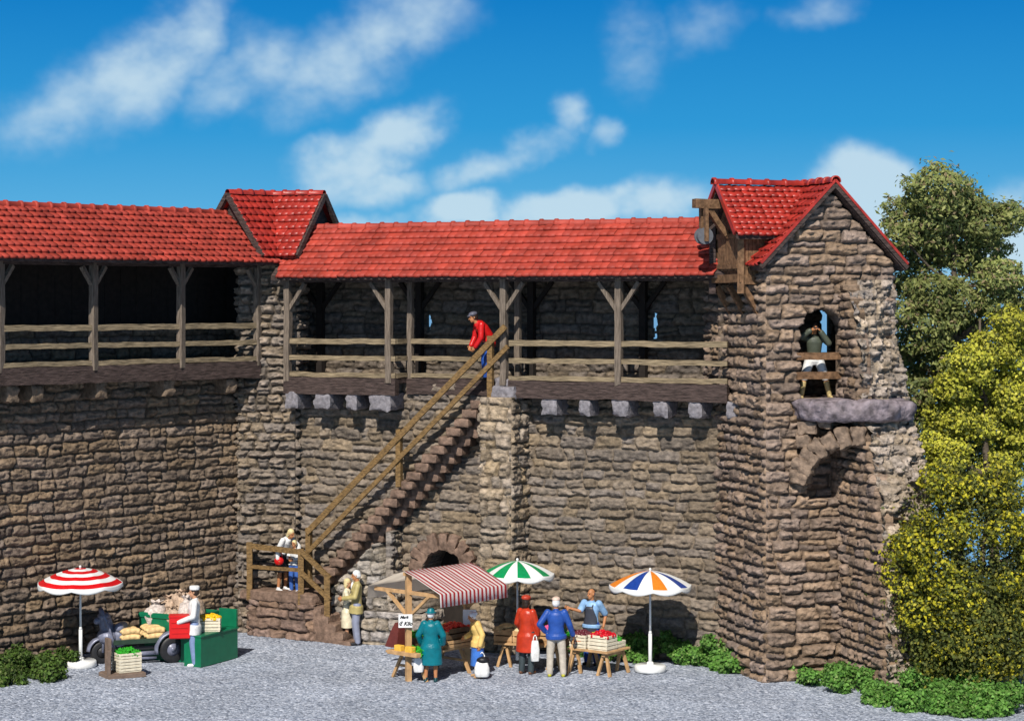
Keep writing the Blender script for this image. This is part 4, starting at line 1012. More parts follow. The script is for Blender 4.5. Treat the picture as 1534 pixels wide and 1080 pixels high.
# ------------------------------------------------------------------ parasols
def parasol(label, loc, kind, r, hz, base=True, tilt=0, rz=0):
    t = thing('parasol', label, 'parasol', loc, rz, 'garden parasols on the market')
    t.rotation_euler = (tilt, 0, rz)
    NS = 16; sub = 4; n = NS*sub; rise = r*.34
    b = MB(); rows = []
    K = 9
    prof = [(k/K, rise*(1-(k/K)**1.75)) for k in range(K+1)]
    if kind == 'rings': prof = [(k/14, rise*(1-(k/14)**1.75)) for k in range(15)]
    vs = []; fs = []; mi = []
    for (f, z) in prof:
        for i in range(n):
            a = 2*math.pi*i/n; ph = (i % (2*sub))/(2*sub); sag = math.sin(math.pi*ph)
            rr = r*f*(1-.035*sag*f); vs.append((rr*math.cos(a), rr*math.sin(a), hz-rise+z-.02*sag*f))
    pc = len(prof)
    for q in range(pc-1):
        for i in range(n):
            fs.append((q*n+i, q*n+(i+1) % n, (q+1)*n+(i+1) % n, (q+1)*n+i))
            sg = i//sub
            if kind == 'green': mi.append(1 if sg % 2 == 0 else 0)
            elif kind == 'multi': mi.append(0 if sg % 2 else (1 if sg % 4 == 0 else 2))
            else: mi.append(1 if (q//2) % 2 == 0 and q < 14 else 0)
    b.v = vs; b.f = fs; b.mi = mi
    cols = {'green': [WHITE, flat('parasol_green', (.004, .27, .085), .35)], 'multi': [WHITE, flat('parasol_orange', (.75, .22, .02), .35), flat('parasol_blue', (.012, .05, .28), .35)], 'rings': [WHITE, flat('parasol_red', (.62, .008, .012), .35)]}[kind]
    b.build('canopy', cols, t, True, False)
    v = MB(); rows = []
    for k in range(4):
        ring = []
        for i in range(n):
            a = 2*math.pi*i/n; ph = (i % (2*sub))/(2*sub); sag = math.sin(math.pi*ph)
            rr = r*(1-.035*sag)*(1+.012*k/3); ring.append(V((rr*math.cos(a), rr*math.sin(a), hz-rise-.02*sag-(.075+.055*sag)*k/3+.002)))
        rows.append(ring)
    v.loft(rows, caps=False); vo = v.build('valance', WHITE, t, True, False); md = vo.modifiers.new('thick', 'SOLIDIFY'); md.thickness = .012
    for i in range(8):
        a = 2*math.pi*i/8; o = MB(); o.tube((0, 0, hz-.08), (r*.95*math.cos(a), r*.95*math.sin(a), hz-rise-.03), .010, .008, 6); o.build('rib', WHITE, t, True, False)
    p = MB(); p.tube((0, 0, .1), (0, 0, .85), .042, .040, 14); p.tube((0, 0, .85), (0, 0, .90), .040, .028, 14); p.tube((0, 0, .90), (0, 0, hz+.03), .026, .022, 12); p.build('pole', WHITE, t, True, False)
    p = MB(); p.ell((0, 0, hz+.03), (.03, .03, .035)); p.build('finial', WHITE, t, True, False)
    if base:
        rows = [[V((q*math.cos(a), q*math.sin(a), z)) for a in np.linspace(0, 2*math.pi, 32, endpoint=False)] for q, z in ((.34, .0), (.36, .02), (.355, .12), (.33, .145), (.08, .155), (.075, .2), (.05, .22))]
        p = MB(); p.loft(rows); p.build('base', WHITE, t, True, False)
    return t
parasol('red and white ringed parasol at left in front of the shaded wall', gd(121, 998), 'rings', .95, 2.24, tilt=R(1.5))
parasol('green and white segmented parasol behind the striped stall', V(((775-CX)/F*48.0, 48.0, 0)), 'green', .83, 2.36, base=False, rz=R(90))
parasol('white parasol with orange and blue segments on a round white foot', gd(974, 1005), 'multi', .91, 2.25, rz=R(270))

# ------------------------------------------------------------------ goods
def crate(label, loc, rz, d=(.5, .36, .17), fruit=None, fm=None, fr=.04, n=60, group='fruit and vegetable crates', m=W_CRATE, ncr=1, seed=0, name='crate'):
    t = thing(name, label, 'crate', loc, rz, group); x, y, z = d
    b = MB(); b.box((0, 0, .012), (x-.02, y-.02, .02))
    for k in range(2):
        zz = .035+z*(k+.35)/2*1.0
        hgt = z*.40
        for s in (-1, 1):
            b.box((0, s*(y/2-.008), zz), (x, .018, hgt), bev=.006); b.box((s*(x/2-.008), 0, zz), (.018, y-.03, hgt), bev=.006)
    b.build('slats', m, t, False, False)
    for sx_ in (-1, 1):
        for sy_ in (-1, 1):
            MB().box((sx_*(x/2-.025), sy_*(y/2-.025), z/2), (.034, .034, z), bev=.005).build('corner_post', m, t, False, False)
    g = random.Random(seed); 
    if fruit:
        b = MB()
        for i in range(n):
            px, py = g.uniform(-.46, .46), g.uniform(-.44, .44)
            pz = z-.02+(.09*(1-(px/.5)**2)*(1-(py/.5)**2))+g.uniform(-.02, .02)
            if fruit == 'round': b.ell((px*x, py*y, pz), (fr, fr, fr*.95), n=10, k=7)
            elif fruit == 'long': b.ell((px*x*.8, py*y, pz), (fr*2.6, fr*.75, fr*.75), M4.Rotation(g.uniform(-.5, .5), 3, 'Z'), n=8, k=7)
            else:
                for q in range(3): b.ell((px*x, py*y, pz), (fr*1.5, fr*.5, fr*.25), M4.Rotation(g.uniform(0, 6), 3, 'Z')@M4.Rotation(g.uniform(-1.2, 1.2), 3, 'Y'), n=7, k=5)
        b.build('vegetables' if fruit == 'leaf' else 'fruit', fm, t, True, False)
    return t
APP = flat('red_apple', (.52, .006, .016), .25, .4, 20); LEM = flat('yellow_fruit', (.85, .48, .01), .35, .2, 20); LET = flat('lettuce', (.03, .36, .02), .45, .35, 20); PINKF = flat('pink_flower', (.68, .10, .26), .5, .3, 20); BREAD = flat('bread', (.76, .52, .24), .6, .35, 9, .01); PURP = flat('plum', (.12, .02, .03), .3, .3, 20); PEAR = flat('pear', (.55, .5, .04), .4, .3, 20); SACKM = flat('sack', (.50, .36, .26), .75, .4, 14, .02); SACKP = flat('pale_sack', (.62, .53, .48), .75, .4, 18, .02)

# platform scale with crates of greens, lower left
gs = gd(180, 1016); gs.y += .25
ps = thing('platform_scale', 'brown wooden platform scale with two uprights carrying crates of greens', 'scale', gs, R(32))
b = MB(); b.box((0, 0, .05), (.86, .62, .10), bev=.01); b.box((0, 0, .105), (.80, .56, .02)); b.build('platform', W_SCALE, ps, False, False)
MB().box((-.31, .05, .48), (.06, .24, .78), bev=.008).build('upright', W_SCALE, ps, False, False)
MB().box((-.40, -.22, .36), (.06, .07, .56), bev=.008).build('upright', W_SCALE, ps, False, False)
MB().beam((-.39, -.2, .12), (-.33, .05, .45), .04, .05).build('brace', W_SCALE, ps, False, False)
for k in range(3):
    o = M4.Rotation(R(32), 3, 'Z')@V((.10, 0, 0))
    crate('white crate heaped with green lettuce, top of the stack on the brown scale' if k == 2 else ('white crate in the middle of the stack on the brown scale' if k else 'white crate lowest of the stack on the brown scale'), gs+o+UP*(.118+k*.135), R(32), (.52, .48, .13), 'leaf' if k == 2 else None, LET, .05, 70, seed=k)
# cargo tricycle
wD = gd(268, 990).y+.15
vt = thing('cargo_tricycle', 'old grey and black motor cargo tricycle with loaves on its flat bed', 'tricycle', V((-8.52, 48.42, 0)), R(22))
# local: x runs from the front fork (left) to the rear wheel (right)
def lath(r0, r1, w_, c, n=28):
    b = MB(); rows = []
    for a in np.linspace(0, 2*math.pi, n, endpoint=False): pass
    prof = [(r0, -w_*.5), (r0+(r1-r0)*.45, -w_*.5), (r1-.02, -w_*.42), (r1, -w_*.2), (r1, w_*.2), (r1-.02, w_*.42), (r0+(r1-r0)*.45, w_*.5), (r0, w_*.5)]
    rows = [[V(c)+V((r*math.cos(a), y, r*math.sin(a))) for a in np.linspace(0, 2*math.pi, n, endpoint=False)] for r, y in prof+prof[:1]]
    b.loft(rows, caps=False); return b
for (x, y, r) in ((.62, -.42, .31), (.62, .42, .31), (-.92, 0, .27)):
    wo = MB(); wo.tube((x, y-.05, r), (x, y+.05, r), r*.55, r*.55, 20); wo.tube((x, y-.075, r), (x, y+.075, r), .06, .05, 12)
    wh = wo.build('wheel', TYRE if r < .3 else STEEL, vt, True, False)
    ty = lath(r*.5, r, .15, (x, y, r)); o = ty.build('tyre', TYRE, wh, True, False)
for y in (-.42, .42):
    b = MB(); rows = []
    for yy, rr in ((-.11, .36), (-.06, .40), (.06, .40), (.11, .36)):
        rows.append([V((.62+rr*math.cos(a), y+yy, .31+rr*math.sin(a))) for a in np.linspace(-.15, math.pi+.2, 16)])
    b.loft(rows, closed=False); o = b.build('mudguard', STEEL, vt, True, False); md = o.modifiers.new('t', 'SOLIDIFY'); md.thickness = .02
b = MB(); b.box((-.12, -.0, .50), (1.2, .86, .05), bev=.01)
for y in (-.43, .43): b.box((-.12, y, .53), (1.24, .04, .11), bev=.01)
b.build('cargo_bed', DKGREEN, vt, False, False)
b = MB(); b.box((-.1, -.3, .36), (1.5, .07, .08)); b.box((-.1, .3, .36), (1.5, .07, .08)); b.box((.62, 0, .31), (.08, .8, .08)); b.build('chassis', flat('black_metal', (.02, .02, .022), .4), vt, False, False)
b = MB(); b.tube((-.3, -.36, .24), (.3, -.36, .24), .05, .05, 12); b.tube((-.32, -.34, .14), (.26, -.34, .12), .035, .03, 10); b.build('exhaust', STEEL, vt, True, False)
b = MB()   # curved leg shield
rows = []
for z, w_, x in ((.34, .22, -.70), (.6, .30, -.78), (.85, .31, -.86), (1.05, .26, -.93), (1.2, .15, -.97), (1.26, .05, -.98)):
    rows.append([V((x+.10*math.cos(a*1.0)*-1+.1, w_*math.sin(a), z)) for a in np.linspace(-1.3, 1.3, 11)])
b.loft(rows, closed=False); o = b.build('leg_shield', STEEL, vt, True, False); md = o.modifiers.new('t', 'SOLIDIFY'); md.thickness = .025
b = MB(); b.cap((-.72, 0, .52), .20, (-.86, 0, 1.0), .15, 14); b.ell((-.80, 0, .62), (.24, .3, .2)); b.ell((-.88, 0, 1.08), (.15, .2, .10)); remesh(b, 'fairing', .015, STEEL, vt)
b = MB(); b.cap((-1.04, 0, .98), .075, (-.86, 0, 1.02), .09, 14); b.build('headlight', STEEL, vt, True, False)
b = MB(); b.path([(-.82, -.34, 1.0), (-.9, -.12, 1.06), (-.9, .12, 1.06), (-.82, .34, 1.0)], .018, 8); b.build('handlebar', STEEL, vt, True, False)
b = MB(); b.tube((-.92, -.09, .27), (-.88, -.09, .95), .03, .03, 10); b.tube((-.92, .09, .27), (-.88, .09, .95), .03, .03, 10); b.build('fork', STEEL, vt, True, False)
b = MB(); rows = []
for yy, rr in ((-.11, .30), (-.06, .34), (.06, .34), (.11, .30)): rows.append([V((-.92+rr*math.cos(a), yy, .27+rr*math.sin(a))) for a in np.linspace(.2, math.pi-.1, 14)])
b.loft(rows, closed=False); o = b.build('mudguard', STEEL, vt, True, False); md = o.modifiers.new('t', 'SOLIDIFY'); md.thickness = .02
b = MB(); b.cap((-.56, -.16, .82), .12, (-.42, .12, .80), .13, 12); b.ell((-.50, 0, .80), (.17, .2, .09)); remesh(b, 'seat', .015, STEEL, vt)
b = MB(); b.ell((-.55, -.02, .62), (.2, .24, .26)); b.box((-.55, 0, .5), (.25, .3, .2)); remesh(b, 'engine_cover', .015, STEEL, vt)
g = random.Random(9); vm = M4.Rotation(R(22), 3, 'Z')
names = ['long pale loaf at the front of the bread heap', 'long pale loaf in the middle of the bread heap', 'long pale loaf at the back of the bread heap']
for lay in range(2):
    for i in range(3):
        for j in range(2):
            o = MB(); c = V((-.32+j*.55+g.uniform(-.03, .03), -.26+i*.26+g.uniform(-.02, .02), 0)); rz_ = g.uniform(-.12, .12)
            vs = MB(); vs.ell((0, 0, 0), (.255, .115, .085), n=14, k=9); vs.box((0, 0, -.02), (.42, .19, .10), bev=.03)
            ob = remesh(vs, 'loaf', .014, BREAD, None, 4)
            ob.location = V(vt.location)+vm@V((c.x, c.y, .615+lay*.135)); ob.rotation_euler = (0, 0, R(22)+rz_)
            tag(ob, ('upper' if lay else 'lower')+' crusty loaf in the '+('front', 'middle', 'back')[i]+' row, '+('left' if j == 0 else 'right')+' end of the tricycle bed', 'bread loaf', 'loaves on the tricycle bed')
# red crate in the trader's hands
rc = thing('red_crate', 'bright red box held by the trader in white', 'crate', V(((269.5-CX)/F*47.75, 47.72, .645)), R(8))
b = MB(); b.box((0, 0, .255), (.46, .34, .50), bev=.02); b.build('box', REDP, rc, False, False)
b = MB(); b.box((0, 0, .505), (.485, .365, .05), bev=.012); b.build('rim', REDP, rc, False, False)
for z in (.14, .26, .38): MB().box((0, -.175, z), (.36, .015, .03), bev=.004).build('rib', REDP, rc, False, False)
# green bench with bin
g1, g2 = gd(301, 1000), gd(356, 985); da = (g2-g1); La = da.length; da.normalize(); db = V((-da.y, da.x, 0)); ang = math.atan2(da.y, da.x)
gb_ = thing('market_bench', 'dark green L shaped market bench with raised back and deep bin', 'market bench', g1, ang)
# local x along da, y along db
b = MB(); b.box((La/2, .23, .34), (La, .46, .68), bev=.01); b.build('bench_box', GREENP, gb_, False, False)
MB().box((La/2, .23, .70), (La+.04, .50, .045), bev=.008).build('bench_top', GREENP, gb_, False, False)
MB().box((La-.04, .23, .93), (.06, .48, .42), bev=.01).build('back_board', GREENP, gb_, False, False)
b = MB()
x0, x1, y0, y1, hz_ = .40, La, .47, 2.0, 1.08
for (cx, cy, dx, dy) in (((x0+x1)/2, y0+.03, x1-x0, .06), ((x0+x1)/2, y1-.03, x1-x0, .06), (x0+.03, (y0+y1)/2, .06, y1-y0-.12), (x1-.03, (y0+y1)/2, .06, y1-y0-.12)): b.box((cx, cy, hz_/2), (dx, dy, hz_), bev=.008)
b.build('bin', GREENP, gb_, False, False)
MB().box(((x0+x1)/2, (y0+y1)/2, .78), (x1-x0-.12, y1-y0-.12, .04)).build('bin_floor', GREENP, gb_, False, False)
b = MB(); b.box((x0-.005, (y0+y1)/2, hz_-.07), (.05, y1-y0+.02, .09), bev=.01); b.build('lip', GREENP, gb_, False, False)
gm_ = M4.Rotation(ang, 3, 'Z')
def gl(x, y, z): return g1+gm_@V((x, y, z))
crate('white crate heaped with yellow fruit, upper of two on the green bench', gl(.70, .24, .875), ang-R(60), (.5, .36, .14), 'round', LEM, .042, 60, seed=21)
crate('white empty looking crate under the yellow fruit on the green bench', gl(.70, .24, .725), ang-R(60), (.5, .36, .14), None, seed=22)
sl_ = ['bulging pale paper sack at the left end of the green bin', 'pale sack behind the left one in the green bin', 'tall knotted sack in the middle of the green bin', 'open ruffled sack at the right of the green bin', 'low round sack in front of the green bin middle', 'topmost crumpled sack on the heap in the green bin', 'flat sack pressed behind the ruffled one in the green bin']
for i, (x, y, z, rx, rz_, m) in enumerate(((.66, 1.72, .96, .30, .30, SACKP), (1.05, 1.6, 1.0, .28, .34, SACKM), (1.05, 1.2, 1.02, .27, .38, SACKM), (.80, .92, 1.06, .25, .34, SACKP), (.62, 1.25, .95, .24, .24, SACKM), (1.1, 1.32, 1.30, .22, .20, SACKM), (1.22, .98, 1.0, .22, .36, SACKM))):
    t = thing('sack', sl_[i], 'sack', gl(x, y, z), ang+i, 'filled sacks in the green bin')
    b = MB(); b.ell((0, 0, 0), (rx, rx*.86, rz_), n=22, k=14, jit=.28, seed=i+1); b.build('sack_body', m, t, True, False)
    b = MB(); rows = []
    for zz, rr, rf in ((rz_*.80, rx*.42, 0), (rz_*.98, rx*.26, .1), (rz_*1.10, rx*.40, .3), (rz_*1.2, rx*.56, .45)):
        rows.append([V((rr*(1+rf*.5*math.sin(a*7+i))*math.cos(a), rr*(1+rf*.5*math.sin(a*7+i))*math.sin(a), zz+.02*math.sin(a*7))) for a in np.linspace(0, 2*math.pi, 42, endpoint=False)])
    b.loft(rows, caps=False); o = b.build('ruffled_neck', m, t, True, False)

# ------------------------------------------------------------------ striped stall
pA, pB = V((-2.30, 45.85, 0)), V((-1.0, 47.3, 0)); dr_ = (pB-pA).normalized(); dq = V((dr_.y, -dr_.x, 0)); Ls = 2.05; ans = math.atan2(dr_.y, dr_.x)
sm_ = M4.Rotation(ans, 3, 'Z')
stl = thing('market_stall', 'wooden market stall under a red and white striped pitched canopy', 'market stall', pA, ans)
# local x along the ridge, y = left/back (+) and front (-)
AW, aws, awb = nodes('striped_awning'); N_ = aws.nodes
tcx = N_.new('ShaderNodeTexCoord'); sxx = N_.new('ShaderNodeSeparateXYZ'); aws.links.new(tcx.outputs['Object'], sxx.inputs[0])
m1 = N_.new('ShaderNodeMath'); m1.operation = 'MULTIPLY'; m1.inputs[1].default_value = 17/2.15; aws.links.new(sxx.outputs[0], m1.inputs[0])
m2 = N_.new('ShaderNodeMath'); m2.operation = 'FRACT'; aws.links.new(m1.outputs[0], m2.inputs[0])
m3 = N_.new('ShaderNodeMath'); m3.operation = 'GREATER_THAN'; m3.inputs[1].default_value = .52; aws.links.new(m2.outputs[0], m3.inputs[0])
mm = N_.new('ShaderNodeMix'); mm.data_type = 'RGBA'; aws.links.new(m3.outputs[0], mm.inputs['Factor']); mm.inputs['A'].default_value = (.80, .76, .73, 1); mm.inputs['B'].default_value = (.42, .012, .02, 1)
aws.links.new(mm.outputs['Result'], awb.inputs['Base Color']); awb.inputs['Roughness'].default_value = .7
RIB = flat('awning_lining', (.78, .70, .60), .7)
for m_, col_ in ((RIB, (.95, .84, .70, 1)), (AW, (.7, .3, .25, 1))):
    nt_ = m_.node_tree; tn = nt_.nodes.new('ShaderNodeBsdfTranslucent'); tn.inputs['Color'].default_value = col_
    xs_ = nt_.nodes.new('ShaderNodeMixShader'); xs_.inputs[0].default_value = .78 if m_ is RIB else .25
    nt_.links.new(nt_.nodes['Principled BSDF'].outputs[0], xs_.inputs[1]); nt_.links.new(tn.outputs[0], xs_.inputs[2]); nt_.links.new(xs_.outputs[0], nt_.nodes['Material Output'].inputs['Surface'])
for sg, nm in ((-1, 'awning_front'), (1, 'awning_back')):
    b = MB(); rows = []; nx = 36
    for (y, z) in ((0, 2.40), (.28, 2.32), (.56, 2.21), (.84, 2.10), (1.09, 2.00), (1.10, 1.98), (1.115, 1.72)):
        rows.append([V((-.10+2.15*i/nx, sg*(y+(.012*math.sin(i*1.4) if y > 1.1 else 0)), z-(.012*math.sin(i*.7) if .2 < y < 1 else 0))) for i in range(nx+1)])
    b.loft(rows, closed=False); o = b.build(nm, [RIB] if sg > 0 else [RIB, AW], stl, True, False)
    if sg > 0: continue
    md = o.modifiers.new('t', 'SOLIDIFY'); md.thickness = .006; md.offset = -1 if sg < 0 else 1; md.material_offset = 1; md.material_offset_rim = 0
for x in (.06, 1.92):
    MB().beam((x, 0, 0), (x, 0, 2.36), .115, .115, jit=.002).build('post', W_STALL, stl, False, False)
    MB().beam((x, -1.03, 1.93), (x, 1.03, 1.93), .07, .075, jit=.002).build('cross_beam', W_STALL, stl, False, False)
    for s in (-1, 1): MB().beam((x, s*.04, 1.42), (x, s*.66, 1.92), .06, .07, up=(1, 0, 0)).build('brace', W_STALL, stl, False, False)
MB().beam((-.08, 0, 2.345), (2.03, 0, 2.345), .06, .07).build('ridge_beam', W_STALL, stl, False, False)
b = MB(); b.box((1.0, .12, .60), (2.1, .95, .05), bev=.006); b.build('counter', W_STALL, stl, False, False)
b = MB(); b.box((-.08, .0, .62), (.14, .9, .09), bev=.006); b.build('counter_end', W_STALL, stl, False, False)
for x in (.22, 1.6):
    for s in (-1, 1): MB().beam((x, .12+s*.52, 0.0), (x, .12+s*.2, .58), .06, .06, up=(1, 0, 0)).build('trestle_leg', W_STALL, stl, False, False)
    MB().beam((x, -.2, .28), (x, .42, .28), .04, .05).build('stretcher', W_STALL, stl, False, False)
def sw(x, y, z): return pA+sm_@V((x, y, z))
# price card on the front post
pcx = thing('price_card', 'white hand lettered price card hung on the front post of the striped stall', 'price card', sw(.0, -.0, 1.33), R(4))
MB().box((0, 0, 0), (.30, .012, .29), bev=.002).build('card', WHITE, pcx, False, False)
INK = flat('ink', (.01, .01, .012), .6)
def text(s_, loc, size, par, name):
    cu = bpy.data.curves.new(name, 'FONT'); cu.body = s_; cu.size = size; cu.align_x = 'CENTER'; cu.extrude = .0015; cu.shear = .35; cu.offset = .004
    o = bpy.data.objects.new(name, cu); COL.objects.link(o); me = bpy.data.meshes.new_from_object(o.evaluated_get(bpy.context.evaluated_depsgraph_get()))
    bpy.data.objects.remove(o); me.materials.clear(); me.materials.append(INK); o = link(name, me, par, False)
    o.location = loc; o.rotation_euler = (R(90), 0, 0)
text('Mark', (-.03, -.009, .055), .085, pcx, 'lettering'); text('€ Kilo', (.0, -.009, -.095), .115, pcx, 'lettering')
pcx.location = pcx.location+V((-.02, -.085, 0))
# produce on the stall
DKC = flat('dark_crate', (.10, .065, .035), .6)
crate('dark wooden crate of red tomatoes on the striped stall', sw(1.25, -.18, .80), ans, (.75, .42, .26), 'round', flat('tomato', (.62, .03, .015), .3), .045, 90, m=DKC, seed=31)
crate('plain wooden crate under the tomatoes on the striped stall', sw(1.25, -.22, .63), ans, (.8, .46, .17), None, m=W_STALL, seed=32)
crate('dark wooden crate of greens at the back of the striped stall', sw(.62, .30, .63), ans, (.55, .42, .26), 'leaf', LET, .05, 50, m=DKC, seed=33)
crate('dark wooden crate of yellow fruit far back on the striped stall', sw(1.6, .36, .63), ans, (.55, .42, .3), 'round', LEM, .045, 50, m=DKC, seed=34)
for k, (y, lb) in enumerate(((.16, 'yellow box left of the front post on the striped stall'), (-.17, 'yellow box right of the front post on the striped stall'))):
    t = tag(MB().box(sw(-.06, y, .72), (.12, .2, .13), ans, bev=.01).build('yellow_box', flat('yellow_box', (.80, .46, .06), .5)), lb, 'box', 'yellow boxes on the striped stall')
b = MB(); b.loft([[sw(x, y, z) for x, y in pts] for z, pts in ((.68, ((.05, .35), (.5, .35), (.5, .72), (.05, .72))), (1.0, ((.12, .38), (.5, .38), (.5, .62), (.12, .62))), (1.2, ((.2, .42), (.5, .42), (.5, .56), (.2, .56))))])
tag(b.build('display_rack', flat('dark_red_wood', (.12, .025, .02), .6)), 'sloping dark red display rack at the left back of the striped stall', 'display rack')
t = thing('price_sign', 'small white sign standing beside the right post of the striped stall', 'price sign', sw(1.78, -.22, 1.06), R(-6))
MB().box((0, 0, .16), (.3, .015, .34), bev=.003).build('card', WHITE, t, False, False); MB().box((0, .0, -.02), (.05, .05, .05)).build('clip', W_STALL, t, False, False)

# ------------------------------------------------------------------ trestle tables
def table(label, c, rz, L_, W_, h=.555):
    t = thing('trestle_table', label, 'table', c, rz, 'trestle tables')
    b = MB(); nb = 4
    for i in range(nb): b.box((0, -W_/2+W_*(i+.5)/nb, h-.02), (L_, W_/nb-.008, .045), bev=.005)
    b.build('table_top', W_STALL, t, False, False)
    for x in (-L_*.36, L_*.36):
        tr_ = MB().box((x, 0, h-.085), (.09, W_*.85, .08), bev=.006).build('trestle_beam', W_STALL, t, False, False)
        for sy in (-1, 1):
            for sx_ in (-1, 1): MB().beam((x+sx_*.16, sy*W_*.40, 0), (x+sx_*.03, sy*W_*.34, h-.06), .06, .06, up=(0, 1, 0)).build('leg', W_STALL, t, False, False)
    return t
tb = [at(858, 971, 46.86), at(917, 978, 46.24), at(935.5, 968, 47.13)]
ctr = (tb[0]+tb[2])/2; e_1 = (tb[1]-tb[0]); ra = math.atan2(e_1.y, e_1.x)
T1 = V((ctr.x, ctr.y, 0)); table('trestle table with red apples at its right end beside the bald trader', T1, ra, 1.08, .95)
ra2 = R(-20); T2 = V((.50, 47.75, 0)); table('trestle table in the middle behind the orange coat', T2, ra2, 1.65, .85)
def on(T, r, x, y, z): return T+M4.Rotation(r, 3, 'Z')@V((x, y, z))
crate('white crate heaped with red apples, upper one at the table corner', on(T1, ra, .24, -.20, .72), ra, (.5, .42, .15), 'round', APP, .05, 80, seed=41)
crate('white crate full of onions under the red apples', on(T1, ra, .24, -.20, .56), ra, (.52, .44, .16), None, seed=42)
crate('pale crate of dark plums left of the red apples', on(T1, ra, -.28, -.22, .70), ra, (.42, .40, .14), 'round', PURP, .045, 50, seed=43)
crate('pale crate of onions lowest at the left end of the fruit table', on(T1, ra, -.28, -.22, .56), ra, (.44, .42, .13), 'round', flat('onion', (.55, .22, .12), .4), .045, 40, seed=44)
crate('pale crate of yellow pears behind the plums', on(T1, ra, -.12, .20, .62), ra, (.5, .34, .17), 'long', PEAR, .04, 34, seed=45)
crate('pale crate of leafy greens at the back of the fruit table', on(T1, ra, .25, .22, .56), ra, (.46, .3, .14), 'leaf', LET, .05, 26, seed=46)
crate('wooden crate of bread rolls at the left end of the middle table', on(T2, ra2, -.62, -.12, .56), ra2, (.44, .5, .28), 'long', BREAD, .05, 40, m=W_STALL, seed=47)
crate('wooden crate with white cloth and small loaves beside the parasol pole', on(T2, ra2, -.14, -.16, .56), ra2, (.46, .5, .28), 'long', flat('pale_roll', (.74, .58, .32), .6), .05, 36, m=W_STALL, seed=48)
crate('wooden crate of pink flowers behind the blue jacket', on(T2, ra2, .36, .12, .56), ra2, (.46, .4, .26), 'round', PINKF, .045, 60, m=W_STALL, seed=49)
crate('wooden crate of greens at the right end of the middle table', on(T2, ra2, .68, -.1, .56), ra2, (.36, .45, .22), 'leaf', LET, .05, 40, m=W_STALL, seed=50)
cn = thing('walking_cane', 'brown walking cane under the hand of the man in the blue jacket', 'cane', gd(850, 1011))
hx = at(858, 964, 46.35)-cn.location; b = MB(); b.tube((0, 0, 0), hx, .02, .022, 8); b.build('shaft', W_STALL, cn, True, False); b = MB(); b.path([hx, hx+V((0, -.03, .05)), hx+V((0, -.1, .06)), hx+V((0, -.13, .02))], .022, 8); b.build('handle', W_STALL, cn, True, False)
# bags
def bag(label, loc, d, m, name='shopping_bag', rz=0, top=None, strap=.14):
    t = thing(name, label, 'bag', loc, rz); x, y, z = d
    b = MB(); rows = []
    for f, k in ((0, .86), (.03, .95), (.3, 1.06), (.6, 1.0), (.85, .85), (1, .72)):
        rows.append([V((x/2*k*math.copysign(abs(math.cos(a))**.6, math.cos(a))*(1+.05*math.sin(a*5+f*6)), y/2*k*math.copysign(abs(math.sin(a))**.6, math.sin(a)), z*f)) for a in np.linspace(0, 2*math.pi, 24, endpoint=False)])
    b.loft(rows); b.build('bag_body', m, t, True, False)
    b = MB(); b.path([(-x*.25, 0, z*.95), (-x*.15, 0, z+strap*.7), (0, 0, z+strap), (x*.15, 0, z+strap*.7), (x*.25, 0, z*.95)], .012, 6); b.build('handle', m, t, True, False)
    return t
gb1 = at(627, 1006, 45.75); t = bag('pale shopping bag with green leaves sticking out, beside the teal coat', gb1, (.22, .16, .36), WHT)
b = MB(); g = random.Random(3)
for k in range(50): b.ell((g.uniform(-.12, .12), g.uniform(-.09, .09), .38+g.uniform(-.04, .16)), (.06, .025, .012), M4.Rotation(g.uniform(0, 6), 3, 'Z')@M4.Rotation(g.uniform(-1.3, 1.3), 3, 'Y'), n=7, k=5)
b.build('leaf_greens', LET, t, True, False)
t = bag('white shopping bag with a black top held by the woman in yellow', at(722, 1013, 46.2), (.32, .2, .34), WHT, strap=.2)
b = MB(); b.ell((0.02, 0, .36), (.15, .11, .085)); b.build('black_top', BLK, t, True, False)
bag('long white carrier bag hanging from the hand of the orange coat', at(801.5, 990, 46.6), (.19, .12, .46), WHT, rz=.3, strap=.12)
